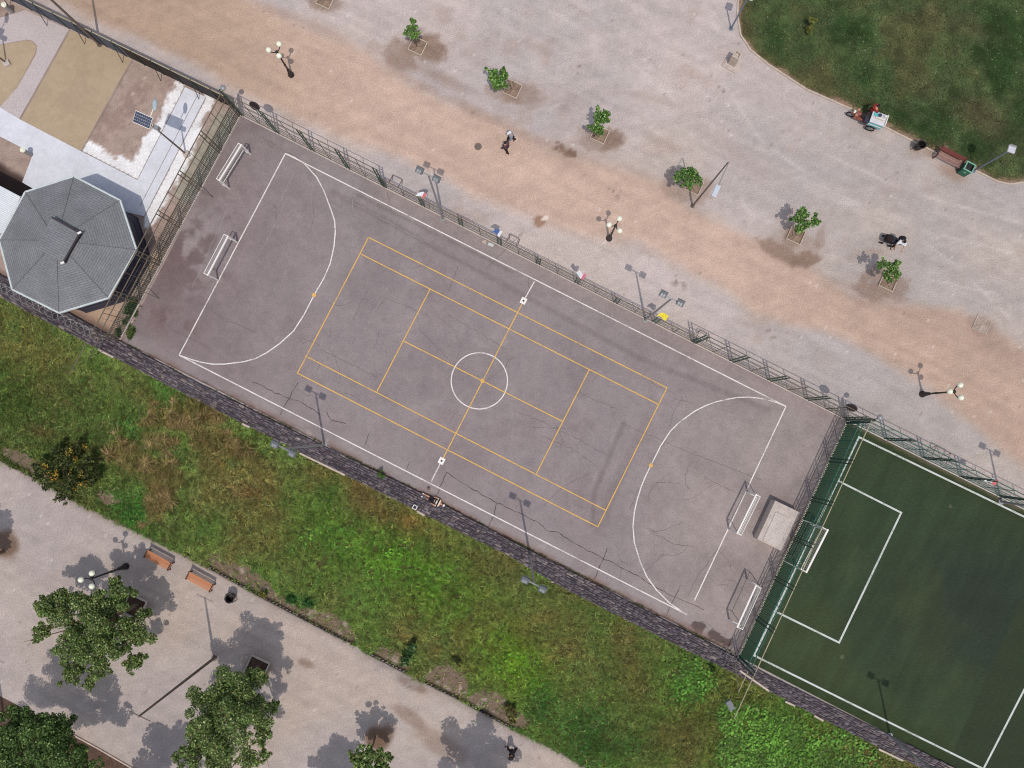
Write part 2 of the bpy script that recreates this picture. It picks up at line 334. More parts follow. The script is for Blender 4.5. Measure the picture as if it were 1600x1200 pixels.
# ------------------------------------------------------------------ the ground, one sheet to the horizon
def ground():
    fine_x = np.arange(-41, 41.01, 0.17); fine_y = np.arange(-30, 37.01, 0.17)
    far = np.array([60, 90, 150, 300, 700, 1500.0])
    xs = np.concatenate([-far[::-1], fine_x, far]); ys = np.concatenate([-far[::-1], fine_y, far])
    X, Y = np.meshgrid(xs, ys)
    Xc, Yc = np.clip(X, -45, 45), np.clip(Y, -34, 41)
    x, y = PX(Xc, Yc); x = x.ravel(); y = y.ravel(); wx, wy = Xc.ravel(), Yc.ravel()
    n1, n2, n3 = fbm(wx / 6, wy / 6, 3), fbm(wx / 1.6, wy / 1.6, 9), fbm(wx / 0.5, wy / 0.5, 21); n4 = fbm(wx / .3, wy / .3, 23)
    jit = (n1 - 0.5) * 46 + (n2 - 0.5) * 14 + (n3 - .5) * 8
    c = np.zeros((len(x), 3)) + np.array([191, 177, 174.])
    c = mixc(c, (172, 162, 159), sst(1050, 1450, x + (n1 - .5) * 160 + (y - 300) * .25) * .95); c = mixc(c, (180, 168, 165), gau(x, y, 1120, 250, 130, 70, 25) * .8)
    # cooler and warmer gravel
    c = mixc(c, (176, 166, 167), sst(0.5, 0.72, n1) * 0.7); c = mixc(c, (190, 174, 166), sst(0.5, 0.3, n1) * 0.5)
    c = mixc(c, (170, 150, 142), sst(0.62, 0.8, fbm(wx / 2.5, wy / 2.5, 40)) * 0.5)
    # trodden sand band
    up = [(-300, -260), (300, -60), (415, 8), (475, 40), (540, 70), (640, 124), (700, 152), (780, 190), (890, 245), (960, 268), (1040, 296), (1075, 325), (1130, 350), (1200, 387), (1270, 430), (1330, 468), (1400, 478), (1500, 490), (1600, 560), (1900, 700)]
    lo = [(1900, 860), (1600, 722), (1500, 645), (1400, 575), (1300, 525), (1180, 492), (1130, 452), (1060, 412), (1000, 378), (920, 366), (850, 346), (790, 326), (740, 308), (680, 276), (600, 240), (500, 196), (400, 150), (300, 100), (-300, -200)]
    sd = sdf(x, y, up + lo)
    c = mixc(c, (195, 168, 154), sst(14, -14, sd + jit * 0.5))
    c = mixc(c, (174, 149, 131), sst(14, -14, sd + jit * 0.5) * sst(620, 250, x) * 0.9)
    c = mixc(c, (182, 156, 141), sst(14, -14, sd + jit * 0.5) * sst(1100, 1450, x) * 0.85)
    c = mixc(c, (168, 142, 130), sst(16, 4, np.abs(dline(x, y, up) - 2 + jit * 0.6)) * sst(0.45, 0.62, n1) * 0.55)
    # trodden, darker trails; darker patches round the red brown bench and black bin
    for (cx, cy, rx, ry, an, m) in ((505, 45, 45, 10, 28, .6), (690, 122, 50, 11, 27, .75), (620, 98, 30, 14, 20, .5), (885, 238, 34, 16, 25, .6), (860, 150, 60, 18, 5, .3), (1000, 275, 60, 14, 30, .3),
                                    (1330, 455, 40, 18, 30, .45), (1460, 500, 40, 14, 20, .4), (1545, 525, 45, 20, 35, .5), (1150, 240, 60, 20, 40, .25), (1090, 120, 40, 9, 30, .3), (1000, 150, 90, 8, 12, .25), (1580, 560, 60, 18, 35, .5), (1488, 270, 22, 9, 28, 1.3), (1452, 238, 12, 8, 30, 1.), (1433, 233, 13, 9, 0, .9)):
        c = mixc(c, (160, 137, 126), gau(x, y, cx, cy, rx, ry, an) * m * (0.5 + 0.8 * n2))
    # tyre and rake tracks in the gravel
    for pts in ([(820, 190), (900, 150), (1000, 138), (1110, 150)], [(1110, 30), (1200, 160), (1290, 240), (1420, 300), (1600, 350)], [(1130, 130), (1190, 220), (1300, 300), (1440, 360), (1600, 400)], [(870, 20), (980, 90), (1080, 180), (1150, 300), (1190, 360)], [(1240, 300), (1380, 330), (1500, 420), (1600, 520)], [(640, 20), (760, 60), (880, 130)], [(520, 10), (700, 110), (860, 160)], [(1300, 450), (1420, 430), (1560, 460)]):
        for off in (0, 9):
            d_ = dline(x, y + off * 3, pts); c = mixc(c, (168, 155, 153) if off else (206, 194, 190), sst(3.2, .6, d_ + (n3 - .5) * 3) * sst(.42, .6, n2) * .5)
    for cx, cy in ((1160, 172), (1128, 142), (1100, 118), (1235, 215), (1330, 225), (905, 105), (960, 300), (1205, 520), (1060, 440)):
        c = mixc(c, (138, 120, 112), sst(.62, .72, n4) * gau(x, y, cx, cy, 16, 9, 30) * .9)
    # watered soil round the young trees
    damp = [(664, 74, 30, 21, 18, .95), (628, 86, 24, 18, 30, .6), (818, 146, 26, 15, 15, .55), (786, 146, 22, 10, 20, .5), (955, 217, 17, 17, 0, .95), (930, 222, 26, 16, 20, .5), (1072, 292, 30, 22, 20, .5),
            (1242, 384, 40, 24, 10, .3), (1216, 392, 30, 11, 25, .75), (1256, 407, 20, 11, -10, 1.0), (1240, 372, 14, 12, 0, .6), (1282, 372, 7, 20, 10, .4), (1384, 440, 34, 22, 20, .65), (1358, 455, 24, 12, 25, .6), (505, 2, 26, 14, 20, .7), (1535, 508, 18, 12, 20, .4)]
    for cx, cy, rx, ry, an, m in damp:
        g_ = gau(x, y, cx, cy, rx * 1.25, ry * 1.25, an); e = g_ + ((n2 - 0.5) * 0.4 + (n3 - .5) * .8) * sst(.03, .3, g_)
        c = mixc(c, (138, 115, 104), sst(0.22, 0.62, e) * m * (.7 + .5 * n4)); c = mixc(c, (160, 136, 124), sst(.2, .5, e) * m * sst(.62, .78, n4) * .8)
    e = gau(x, y, 843, 346, 13, 11, -30) + (n3 - 0.5) * 0.6; c = mixc(c, (156, 126, 110), sst(0.4, 0.6, e)); c = mixc(c, (222, 204, 194), sst(0.55, 0.75, gau(x, y, 850, 341, 9, 6, -40) + (n3 - .5)))
    e = gau(x, y, 884, 236, 34, 12, 25) + (n3 - 0.5) * 1.2; c = mixc(c, (118, 92, 80), sst(0.7, 0.95, e) * 0.8)
    # lower promenade
    lowp = sst(-6, 6, -sdf(x, y, KERB + [(1080, 2000), (-500, 2000), (-500, 655)]))
    c = c * (1 - lowp[:, None]) + (mixc(mixc(np.zeros_like(c) + np.array([177, 164, 160.]), (182, 166, 157), sst(0.45, 0.65, n1) * 0.8), (172, 160, 159), sst(0.45, 0.3, n1) * .7)) * lowp[:, None]
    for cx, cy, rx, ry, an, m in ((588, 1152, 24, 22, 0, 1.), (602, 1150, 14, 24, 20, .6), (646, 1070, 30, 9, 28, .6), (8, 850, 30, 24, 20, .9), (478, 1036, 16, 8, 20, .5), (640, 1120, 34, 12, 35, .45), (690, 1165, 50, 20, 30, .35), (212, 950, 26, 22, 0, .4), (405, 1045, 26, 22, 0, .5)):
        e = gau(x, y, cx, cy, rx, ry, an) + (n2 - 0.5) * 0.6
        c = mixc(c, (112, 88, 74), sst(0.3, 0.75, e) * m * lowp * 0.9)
    dk = dline(x, y, KERB)
    c = mixc(c, (150, 142, 142), sst(30, 4, dk) * sst(0.48, 0.68, n3) * lowp * sst(540, 600, x) * sst(700, 650, x))
    c = mixc(c, (150, 138, 134), sst(12, 2, dk) * lowp * 0.5)
    # the kiosk yard
    yard = sst(4, -4, sdf(x, y, [(-300, -190), (0, -8), (206, 91), (366, 168), (377, 182), (192, 536), (0, 430), (-300, 280)]))
    yb = mixc(np.zeros_like(c) + np.array([172, 151, 142.]), (146, 124, 117), sst(0.4, 0.65, n2 * .6 + n4 * .4) * 0.8)
    yb = mixc(yb, (190, 160, 132), sst(0.5, .62, n1) * .6 * sst(330, 400, y))
    dp = np.minimum(dline(x, y, [(289, 136), (215, 281), (128, 236)]), dline(x, y, [(322, 152), (226, 338)]))
    lime = sst(0.40, 0.60, sst(36, 2, dp) * 0.9 + (n2 - 0.5) * 0.9 + (n3 - .5) * .45 + (n4 - .5) * .6 + .16 * sst(200, 270, y) * sst(360, 300, y))
    inb = inside(x, y, BEDB) | ((x > 225) & (sdf(x, y, PATH_MAIN) > 0) & (x + y * .52 > 395))
    yb = mixc(yb, (236, 234, 238), lime * inb * sst(60, 40, dp))
    yb = mixc(yb, (150, 156, 140), sst(24, 10, dline(x, y, [(350, 190), (290, 300)])) * .5)
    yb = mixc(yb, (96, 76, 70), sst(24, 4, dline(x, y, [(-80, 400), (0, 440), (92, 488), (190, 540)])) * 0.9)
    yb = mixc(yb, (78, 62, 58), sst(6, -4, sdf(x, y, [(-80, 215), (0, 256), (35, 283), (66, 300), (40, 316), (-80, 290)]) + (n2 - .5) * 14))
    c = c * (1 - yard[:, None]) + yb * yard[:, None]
    # broad unevenness
    sk = fbm((wx * .9 - wy * .44) / 4.5, (wx * .44 + wy * .9) / .35, 141); sk2 = fbm((wx * .96 + wy * .28) / 5, (wx * -.28 + wy * .96) / .3, 143)
    c *= (1 + (n2 - 0.5) * 0.05 + (n3 - 0.5) * 0.10 + (sk - .5) * .11 + (sk2 - .5) * .07)[:, None]
    # stray pale and dark flecks
    fl = _hash((wx * 6).astype(np.int64), (wy * 6).astype(np.int64), 5)
    c = mixc(c, (228, 220, 216), (fl > 0.9988) * 0.45); c = mixc(c, (120, 102, 92), (fl < 0.0012) * 0.4)
    c = mixc(c, (186, 170, 163), sst(39.2, 40.9, np.maximum(np.abs(X), np.maximum(Y + 4.2, -Y + 11)).ravel()))      # plain gravel beyond the mapped area
    V = np.stack([X.ravel(), Y.ravel(), np.zeros(X.size)], 1)
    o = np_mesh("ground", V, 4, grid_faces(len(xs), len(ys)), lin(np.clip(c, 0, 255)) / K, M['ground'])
    tag(o, kind="structure")
ground()

def quad_sheet(name, corners, z, nu, nv, colf, m, outline=None):
    """sheet between four photo corners with its own colour map"""
    a, b, c_, d = [P(*q) for q in corners]
    u, v = np.meshgrid(np.linspace(0, 1, nu), np.linspace(0, 1, nv)); u = u.ravel(); v = v.ravel()
    X = (a.x * (1 - u) + b.x * u) * (1 - v) + (d.x * (1 - u) + c_.x * u) * v
    Y = (a.y * (1 - u) + b.y * u) * (1 - v) + (d.y * (1 - u) + c_.y * u) * v
    x, y = PX(X, Y)
    cc = lin(np.clip(colf(x, y, X, Y), 0, 255)) / K
    F = grid_faces(nu, nv).reshape(-1, 4)[:, ::-1].ravel()
    return tag(np_mesh(name, np.stack([X, Y, np.full(X.size, z)], 1), 4, F, cc, m), kind="structure")

def court_col(x, y, X, Y):
    n1, n2, n3 = fbm(X / 5, Y / 5, 51), fbm(X / 1.2, Y / 1.2, 61), fbm(X / .45, Y / .45, 71)
    c = np.zeros((len(x), 3)) + np.array([143, 132, 134.])
    c = mixc(c, (126, 112, 115), sst(520, 250, x) * 0.8); c = mixc(c, (168, 153, 149), sst(930, 1200, x) * sst(560, 820, y) * 0.95)
    c = mixc(c, (152, 140, 139), sst(960, 1250, x) * 0.6)
    c = mixc(c, (150, 140, 141), sst(40, 5, dline(x, y, [(192, 536), (1152, 1024)])) * 0.7)
    c = mixc(c, (124, 112, 115), sst(0.52, 0.75, n1) * 0.3); c = mixc(c, (136, 120, 122), sst(0.5, 0.3, n1) * 0.3)
    c = mixc(c, (160, 142, 140), sst(40, 0, dline(x, y, [(600, 293), (1320, 655)])) * 0.45)
    e = gau(x, y, 300, 370, 60, 80, 25); c = mixc(c, (150, 138, 140), sst(0.45, 0.6, n2) * e * 0.8); c = mixc(c, (110, 90, 92), sst(0.55, 0.42, n2) * gau(x, y, 290, 400, 60, 70, 30) * 0.6)
    c = mixc(c, (112, 92, 94), gau(x, y, 265, 500, 45, 22, 20) * .8 * sst(.4, .55, n2))
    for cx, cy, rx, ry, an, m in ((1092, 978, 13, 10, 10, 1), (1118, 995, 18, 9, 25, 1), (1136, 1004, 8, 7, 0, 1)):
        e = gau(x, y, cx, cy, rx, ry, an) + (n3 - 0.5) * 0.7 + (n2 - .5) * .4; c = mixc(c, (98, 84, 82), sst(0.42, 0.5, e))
    for pts, wdt, m in (([(975, 660), (945, 730), (928, 770), (926, 820)], 6, .45), ([(1010, 660), (960, 760), (935, 830)], 14, .25), ([(520, 300), (760, 430), (1000, 560), (1200, 640)], 7, .35), ([(560, 305), (800, 425)], 4, .4), ([(330, 215), (420, 190)], 12, .3)):
        c = mixc(c, (112, 100, 103), sst(wdt, wdt * 0.2, dline(x, y, pts)) * m)
    c = mixc(c, (176, 160, 154), gau(x, y, 500, 680, 26, 8, 20) * sst(.5, .6, n3) + gau(x, y, 830, 600, 12, 5, 0) * .2)
    c = mixc(c, (124, 100, 92), sst(12, 3, dline(x, y, [(1152, 1024), (192, 535)])) * sst(.4, .6, n2) * .6); c = mixc(c, (84, 66, 58), sst(6, 2.5, dline(x, y, [(1152, 1026), (192, 537)]) + (n3 - .5) * 3) * .8)
    c *= (1 + (n2 - 0.5) * 0.10 + (n3 - 0.5) * 0.10)[:, None]
    return c
quad_sheet("court", COURT, 0.012, 420, 190, court_col, M['court'])
def turf_col(x, y, X, Y):
    n1, n2 = fbm(X / 7, Y / 7, 81), fbm((X * .88 + Y * -.47) / 0.6, (X * .47 + Y * .88) / 3.0, 83)
    c = np.zeros((len(x), 3)) + np.array([57, 70, 50.])
    c = mixc(c, (47, 55, 48), gau(x, y, 1520, 960, 160, 130, 0) * 0.85); c = mixc(c, (64, 74, 50), sst(.5, .7, n1) * .6)
    c = mixc(c, (50, 58, 34), sst(30, 4, dline(x, y, [(1324, 657), (1640, 816)])) * .6); c = mixc(c, (46, 58, 34), sst(46, 6, dline(x, y, WALL_IN)) * .5)
    c = mixc(c, (108, 98, 84), sst(9, 2, dline(x, y, [(1324, 657), (1640, 816)]) + (n2 - .5) * 8) * .75)
    c = mixc(c, (70, 82, 56), gau(x, y, 1330, 880, 40, 26, -60) * .5 * n2); fl = _hash((X * 5).astype(np.int64), (Y * 5).astype(np.int64), 6); c = mixc(c, (150, 150, 120), (fl > .9994) * .35)
    return c * (1 + (n2 - .5) * .2)[:, None]
quad_sheet("pitch", [(1322, 656), (1650, 821), (1480, 1194), (1153, 1025)], 0.012, 150, 150, turf_col, M['turf'])
# the rest of the pitch, out of the picture to the right
def far_turf():
    mb = MB(); a, b = P(1650, 821), P(1480, 1194); d = (P(1320, 655) - P(377, 180)).normalized() * 25
    X = np.array([a.x, a.x + d.x, b.x + d.x, b.x]); Y = np.array([a.y, a.y + d.y, b.y + d.y, b.y])
    tag(np_mesh("pitch_extension", np.stack([X, Y, np.full(4, .012)], 1), 4, np.array([3, 2, 1, 0]), np.tile(lin((52, 62, 46)) / K, (4, 1)), M['turf']), kind="structure")
far_turf()

def sheet(name, poly, z, m):
    mb = MB(); mb.prism([P(*q)[:2] for q in poly], 0, z, sides=False); return tag(mb.build(name, m), kind="structure")
sheet("gravel_bed", BEDA, 0.010, M['sandbed']); sheet("gravel_bed", BEDL, 0.010, M['sandbed'])
sheet("concrete_path", PATH_MAIN, 0.022, M['concrete'])
M['concrete2'] = mat('exposed_aggregate', A(190, 178, 180), 0.95, ((0.5, 0.05), (8.0, 0.12), (17.0, 0.15)), 0.2, spec=0.1)
sheet("aggregate_path", PATH_TOP, 0.016, M['concrete2'])
mb = MB()
for q in ([(208, 93), (128, 236)], [(110, 47), (32, 187)], [(289, 136), (215, 281)], [(322, 152), (226, 338)], [(215, 281), (128, 236)], [(310, 147), (219, 322)]):
    mb.strip([P(*t)[:2] for t in q], 0.04, 0.03)
tag(mb.build("path_edging", mat("edging", A(150, 138, 138), .9)), kind="structure")

# ------------------------------------------------------------------ painted lines and cracks
def lines(name, segs, wd, z, m):
    mb = MB()
    for s in segs: mb.strip([P(*q)[:2] for q in s], wd, z); z += 0.0004
    return mb
DL = [(446, 240), (460, 246), (475, 255), (495, 277), (507, 300), (517, 327), (523, 345), (524, 362), (522, 385), (516, 412), (506, 435), (491, 461), (475, 492), (459, 517), (437, 537), (417, 551), (400, 560), (382, 565), (367, 567), (350, 569), (332, 569), (315, 566), (300, 562), (280, 555)]
DR = [(1228, 635), (1214, 629), (1200, 625), (1185, 622), (1170, 620.5), (1152, 621), (1135, 624), (1118, 628), (1102, 634), (1086, 642), (1072, 652), (1059, 662), (1047, 674), (1032, 697), (1017, 727), (1009, 743), (1002, 760), (996, 779), (991, 800), (989, 822), (991, 847), (1000, 877), (1010, 900), (1025, 921), (1046, 942), (1072, 960)]
mb = lines("w", [[(446, 240), (1228, 635)], [(280, 555), (446, 240)], [(280, 555), (1073, 960)], [(1228, 635), (1085, 938)], [(835, 440), (818, 470)], [(690, 720), (674, 752)], DL, DR], 0.085, 0.0200, None)
cc = P(749, 595); R0 = (P(793, 595) - cc).length
mb.strip([(cc.x + R0 * math.cos(t), cc.y + R0 * math.sin(t)) for t in np.linspace(0, 2 * PI, 49)], 0.085, 0.0240)
tag(mb.build("court_lines_white", M['white_line']), kind="structure")
mb = lines("y", [[(576, 371), (1042, 606), (934, 823), (465, 583), (576, 371)], [(564, 397), (1029, 632)], [(477, 556), (946, 797)], [(672, 452), (589, 612)], [(921, 577), (838, 740)], [(631, 533), (880, 659)], [(817, 472), (691, 719)]], 0.075, 0.0260, None)
for q in ((491, 461), (1017, 727), (754, 595)):
    c0 = P(*q); mb.prism([(c0.x + .16 * math.cos(t), c0.y + .16 * math.sin(t)) for t in np.linspace(0, 2 * PI, 13)[:-1]], 0, 0.031, sides=False)
tag(mb.build("court_lines_yellow", M['yellow_line']), kind="structure")
mb = lines("t", [[(1620, 817), (1342, 683), (1178, 1024), (1560, 1213)], [(1309, 751), (1408, 801), (1311, 1004), (1209, 954)], [(1640, 1000), (1535, 1204)]], 0.13, 0.0200, None)
tag(mb.build("pitch_lines", M['white_line2']), kind="structure")
crk = MB()
def crack(pts, wd, mi, z):
    crk.mi = mi; q = [P(*t) for t in pts]; out = []
    for a, b in zip(q[:-1], q[1:]):
        n = max(2, int((b - a).length / 0.22))
        for i in range(n):
            p = a.lerp(b, i / n); out.append((p.x + random.uniform(-.045, .045) * (wd > 0.02), p.y + random.uniform(-.045, .045) * (wd > 0.02)))
    out.append(q[-1][:2]); crk.strip(out, [wd * random.uniform(.5, 1.3) for _ in out], z)
zz = 0.0150
BIG = [[(395, 596), (410, 602), (430, 614), (452, 622), (470, 628), (492, 641), (500, 648)], [(466, 597), (452, 622), (438, 648)], [(510, 642), (517, 656), (540, 662)], [(698, 737), (720, 752), (745, 768), (776, 785), (800, 797), (818, 805), (840, 815), (852, 828), (872, 832), (890, 845), (905, 853), (930, 866), (960, 881), (985, 894), (1000, 902), (1020, 915), (1052, 932), (1078, 943), (1100, 953)],
       [(699, 737), (682, 774)], [(777, 785), (772, 805), (763, 823)], [(949, 856), (940, 880), (928, 905)], [(1064, 914), (1052, 938), (1040, 963)], [(577, 678), (570, 695)], [(640, 722), (634, 740)]]
for p in BIG: crack(p, 0.045, 0, zz); zz += 0.00012
MED = [[(575, 455), (560, 480), (552, 500)], [(716, 415), (708, 440), (700, 455)], [(605, 300), (612, 330)], [(600, 465), (640, 480), (670, 495)], [(700, 492), (740, 515), (790, 545)], [(592, 520), (585, 545)], [(795, 560), (790, 575)], [(900, 610), (930, 625), (965, 640)], [(800, 640), (850, 660), (910, 690), (950, 712)], [(1065, 620), (1050, 650), (1048, 668)], [(870, 665), (880, 690), (875, 700)], [(505, 560), (495, 580)], [(845, 680), (900, 705), (935, 730)], [(970, 660), (1060, 700), (1150, 735), (1190, 750)], [(410, 215), (470, 250)], [(430, 320), (432, 345)], [(820, 360), (760, 420)], [(700, 640), (720, 650)], [(998, 760), (985, 795)], [(1010, 825), (1030, 840)], [(655, 515), (680, 540), (700, 560)], [(500, 545), (590, 590)], [(1150, 770), (1100, 745)], [(240, 490), (270, 515), (330, 545)], [(310, 470), (345, 495), (400, 520)], [(920, 740), (880, 760), (850, 790)], [(1120, 860), (1090, 900), (1075, 930)], [(1020, 830), (1050, 850), (1085, 855)]]
for p in MED: crack(p, 0.03, 1, zz); zz += 0.00006
for k in range(70):
    u, v = random.random(), random.random(); x0 = 377 + 943 * u - 175 * v; y0 = 185 + 473 * u + 355 * v
    an = random.choice((27, 27, 118, random.uniform(0, 180))) * PI / 180 + random.uniform(-.25, .25); pts = [(x0, y0)]
    for i in range(random.randint(2, 6)):
        an += random.uniform(-.5, .5); x0 += 10 * math.cos(an); y0 += 10 * math.sin(an); pts.append((x0, y0))
    if all(inside(np.array([q[0]]), np.array([q[1]]), [(385, 192), (1308, 657), (1150, 1010), (205, 532)])[0] for q in pts):
        crack(pts, 0.022, 1 if k % 4 else 2, zz); zz += 0.00003
for p in ([(355, 330), (300, 450)], [(372, 345), (330, 450)], [(540, 310), (640, 365), (760, 425)], [(560, 300), (700, 375)], [(450, 310), (410, 390)], [(605, 449), (565, 525)], [(1060, 770), (1110, 795)], [(1080, 760), (1060, 800)], [(660, 330), (780, 398)], [(462, 265), (430, 330)]):
    crack(p, 0.025, 2, zz); zz += 0.00003
tag(crk.build("court_cracks", [M['crack'], M['crack_soft'], M['scuff']]), kind="structure")
# volleyball post sockets painted on the halfway line
for q, lab in (((818, 470), "white square volleyball post socket with dark hole near the upper touchline"), ((690, 720), "white square volleyball post socket with dark hole near the stone wall side")):
    t = thing("post_socket", P(*q, .0), lab, "post socket", "volleyball post sockets on the halfway line", ang_px((818, 470), (690, 720)))
    mb = MB(); mb.box((0, 0, 0.030), (0.46, 0.40, 0.012)); mb.build("cover_plate", M['white'], t)
    mb = MB(); mb.cyl((0.0, 0, 0.036), (0, 0, 0.041), 0.075, n=12); mb.build("hole", M['black'], t)

# ------------------------------------------------------------------ kerbs
def kerb(pts, wd=0.11, h=0.09, m='kerb'):
    mb = MB(); q = [P(*t)[:2] for t in pts]; mb.strip(q, wd, h, 0.0); return tag(mb.build("kerb", M[m]), kind="structure")
kerb([(1153, -60)] + LAWN[1:15]); kerb(KERB[:9], .10, .12, 'kerb_grey'); kerb([(567, 1019)] + KERB[9:], .10, .12, 'kerb_grey')
kerb([(60, 1118), (102, 1141), (150, 1167), (207, 1200), (260, 1230)], 0.09, 0.08)

# ------------------------------------------------------------------ soil and grass
def soil_sheet(name, poly, z, colf, step=0.12):
    q = [P(*t) for t in poly]
    xs = np.arange(max(-44, min(p.x for p in q)), min(44, max(p.x for p in q)), step); ys = np.arange(max(-33, min(p.y for p in q)), min(40, max(p.y for p in q)), step)
    X, Y = np.meshgrid(xs, ys); x, y = PX(X, Y); ok = inside(x, y, poly)
    F = grid_faces(len(xs), len(ys)).reshape(-1, 4); keep = ok.ravel()[F].all(1)
    # rim filled with the exact outline just below
    c = lin(np.clip(colf(x.ravel(), y.ravel(), X.ravel(), Y.ravel()), 0, 255)) / K
    V = np.stack([X.ravel(), Y.ravel(), np.full(X.size, z)], 1)
    idx = np.unique(F[keep]); mp = -np.ones(len(V), int); mp[idx] = np.arange(len(idx))
    return tag(np_mesh(name, V[idx], 4, mp[F[keep]].ravel(), c[idx], M['soil']), kind="structure")
BARE = [(380, 908, 74, 27, 27), (515, 980, 66, 24, 27), (612, 1034, 34, 24, 27), (700, 1068, 48, 28, 30), (765, 1102, 46, 28, 27), (800, 1120, 36, 18, 27), (440, 945, 40, 14, 27), (170, 778, 24, 10, 27), (30, 715, 30, 12, 27), (60, 735, 20, 10, 27), (345, 890, 24, 12, 20)]
def bare(x, y, n):
    b = np.zeros(x.shape)
    for g in BARE: b = np.maximum(b, gau(x, y, *g))
    return sst(0.32, 0.6, b + (n - .5) * 0.5)
def strip_soil(x, y, X, Y):
    n2, n3 = fbm(X / 1.1, Y / 1.1, 91), fbm(X / .4, Y / .4, 93); c = np.zeros((len(x), 3)) + np.array([84, 84, 52.])
    c = mixc(c, (122, 104, 92), bare(x, y, n2)); c = mixc(c, (168, 152, 142), bare(x, y, n2) * sst(.58, .72, n3)); c = mixc(c, (52, 44, 40), sst(8, 5, dline(x, y, KERB)))
    return c
soil_sheet("grass_bank", STRIP, 0.02, strip_soil)
def lawn_soil(x, y, X, Y):
    n = fbm(X / 1.5, Y / 1.5, 95); c = np.zeros((len(x), 3)) + np.array([66, 72, 40.]); d = dline(x, y, LAWN[:15])
    c = mixc(c, (96, 84, 52), sst(.5, .7, n)); c = mixc(c, (146, 122, 104), sst(14, 3, d + (n - .5) * 16)); c = mixc(c, (142, 118, 104), gau(x, y, 1478, 232, 22, 12, 25) + gau(x, y, 1420, 205, 14, 8, 25) * .7)
    return c
soil_sheet("lawn", LAWN, 0.02, lawn_soil)
sheet("planting_bed", [(-150, 1010), (-30, 1072), (102, 1141), (207, 1200), (330, 1265), (330, 1330), (-150, 1330)], 0.02, M["mulch"])

def blades(name, poly, n, colf, Lr, Hr, Wr, dens=None, up=0.02, box=(-45, -34, 45, 41), leafy=False, dirf=None, tuft=0):
    """n single blades (or small leaves) inside an outline, coloured by where they grow"""
    q = [P(*t) for t in poly]
    x0, x1 = max(box[0], min(p.x for p in q)), min(box[2], max(p.x for p in q)); y0, y1 = max(box[1], min(p.y for p in q)), min(box[3], max(p.y for p in q))
    X = RNG.uniform(x0, x1, n); Y = RNG.uniform(y0, y1, n); tk = None
    if tuft:        # blades spring from shared roots, each tuft with its own size, lean and tint
        m_ = n // tuft; ci = np.repeat(np.arange(m_), tuft); n = len(ci); tk = np.stack([RNG.uniform(.55, 1.35, m_), RNG.normal(1, .10, m_), RNG.normal(0, .035, m_), RNG.uniform(0, 2 * PI, m_)], 1)[ci]
        X = X[:m_][ci] + RNG.normal(0, .07, n); Y = Y[:m_][ci] + RNG.normal(0, .07, n)
    x, y = PX(X, Y)
    ok = inside(x, y, poly) & (x > -70) & (x < 1670) & (y > -70) & (y < 1270)
    if dens is not None: ok &= RNG.random(n) < dens(x, y, X, Y)
    X, Y, x, y = X[ok], Y[ok], x[ok], y[ok]; n = len(X)
    c, lk, hk = colf(x, y, X, Y)
    if tuft: tk = tk[ok]; lk = lk * tk[:, 0]; hk = hk * tk[:, 0]; c = c * (tk[:, 1:2] + np.stack([tk[:, 2], np.zeros(n), -tk[:, 2] * .3], 1))
    th = RNG.uniform(0, 2 * PI, n) if dirf is None else dirf(X, Y) + RNG.normal(0, 1.0, n)
    L = RNG.uniform(*Lr, n) * lk; H = RNG.uniform(*Hr, n) * hk; W = RNG.uniform(*Wr, n)
    th = np.where(RNG.random(n) < .55, tk[:, 3] + RNG.normal(0, .9, n), th) if tuft else th
    dx, dy = np.cos(th), np.sin(th); nx, ny = -dy * W / 2, dx * W / 2; base = RNG.uniform(0, up, n) + 0.021
    if leafy:
        zb = H
        v = [np.stack([X - dx * L / 2, Y - dy * L / 2, zb - .02], 1), np.stack([X + nx * 2, Y + ny * 2, zb + .03], 1), np.stack([X + dx * L / 2, Y + dy * L / 2, zb - RNG.uniform(-.03, .05, n)], 1), np.stack([X - nx * 2, Y - ny * 2, zb + .01], 1)]
        k = 4
    else:
        mx, my = X + dx * L * .45, Y + dy * L * .45; mz = base + H
        v = [np.stack([X + nx, Y + ny, base], 1), np.stack([X - nx, Y - ny, base], 1), np.stack([mx - nx * .8, my - ny * .8, mz], 1), np.stack([X + dx * L, Y + dy * L, mz * RNG.uniform(.6, 1.0, n)], 1), np.stack([mx + nx * .8, my + ny * .8, mz], 1)]
        k = 5
    V = np.stack(v, 1).reshape(-1, 3); C = np.repeat(lin(np.clip(c, 0, 255)) / K, k, 0)
    return tag(np_mesh(name, V, k, np.arange(len(V)), C, M['blade']), kind="stuff")
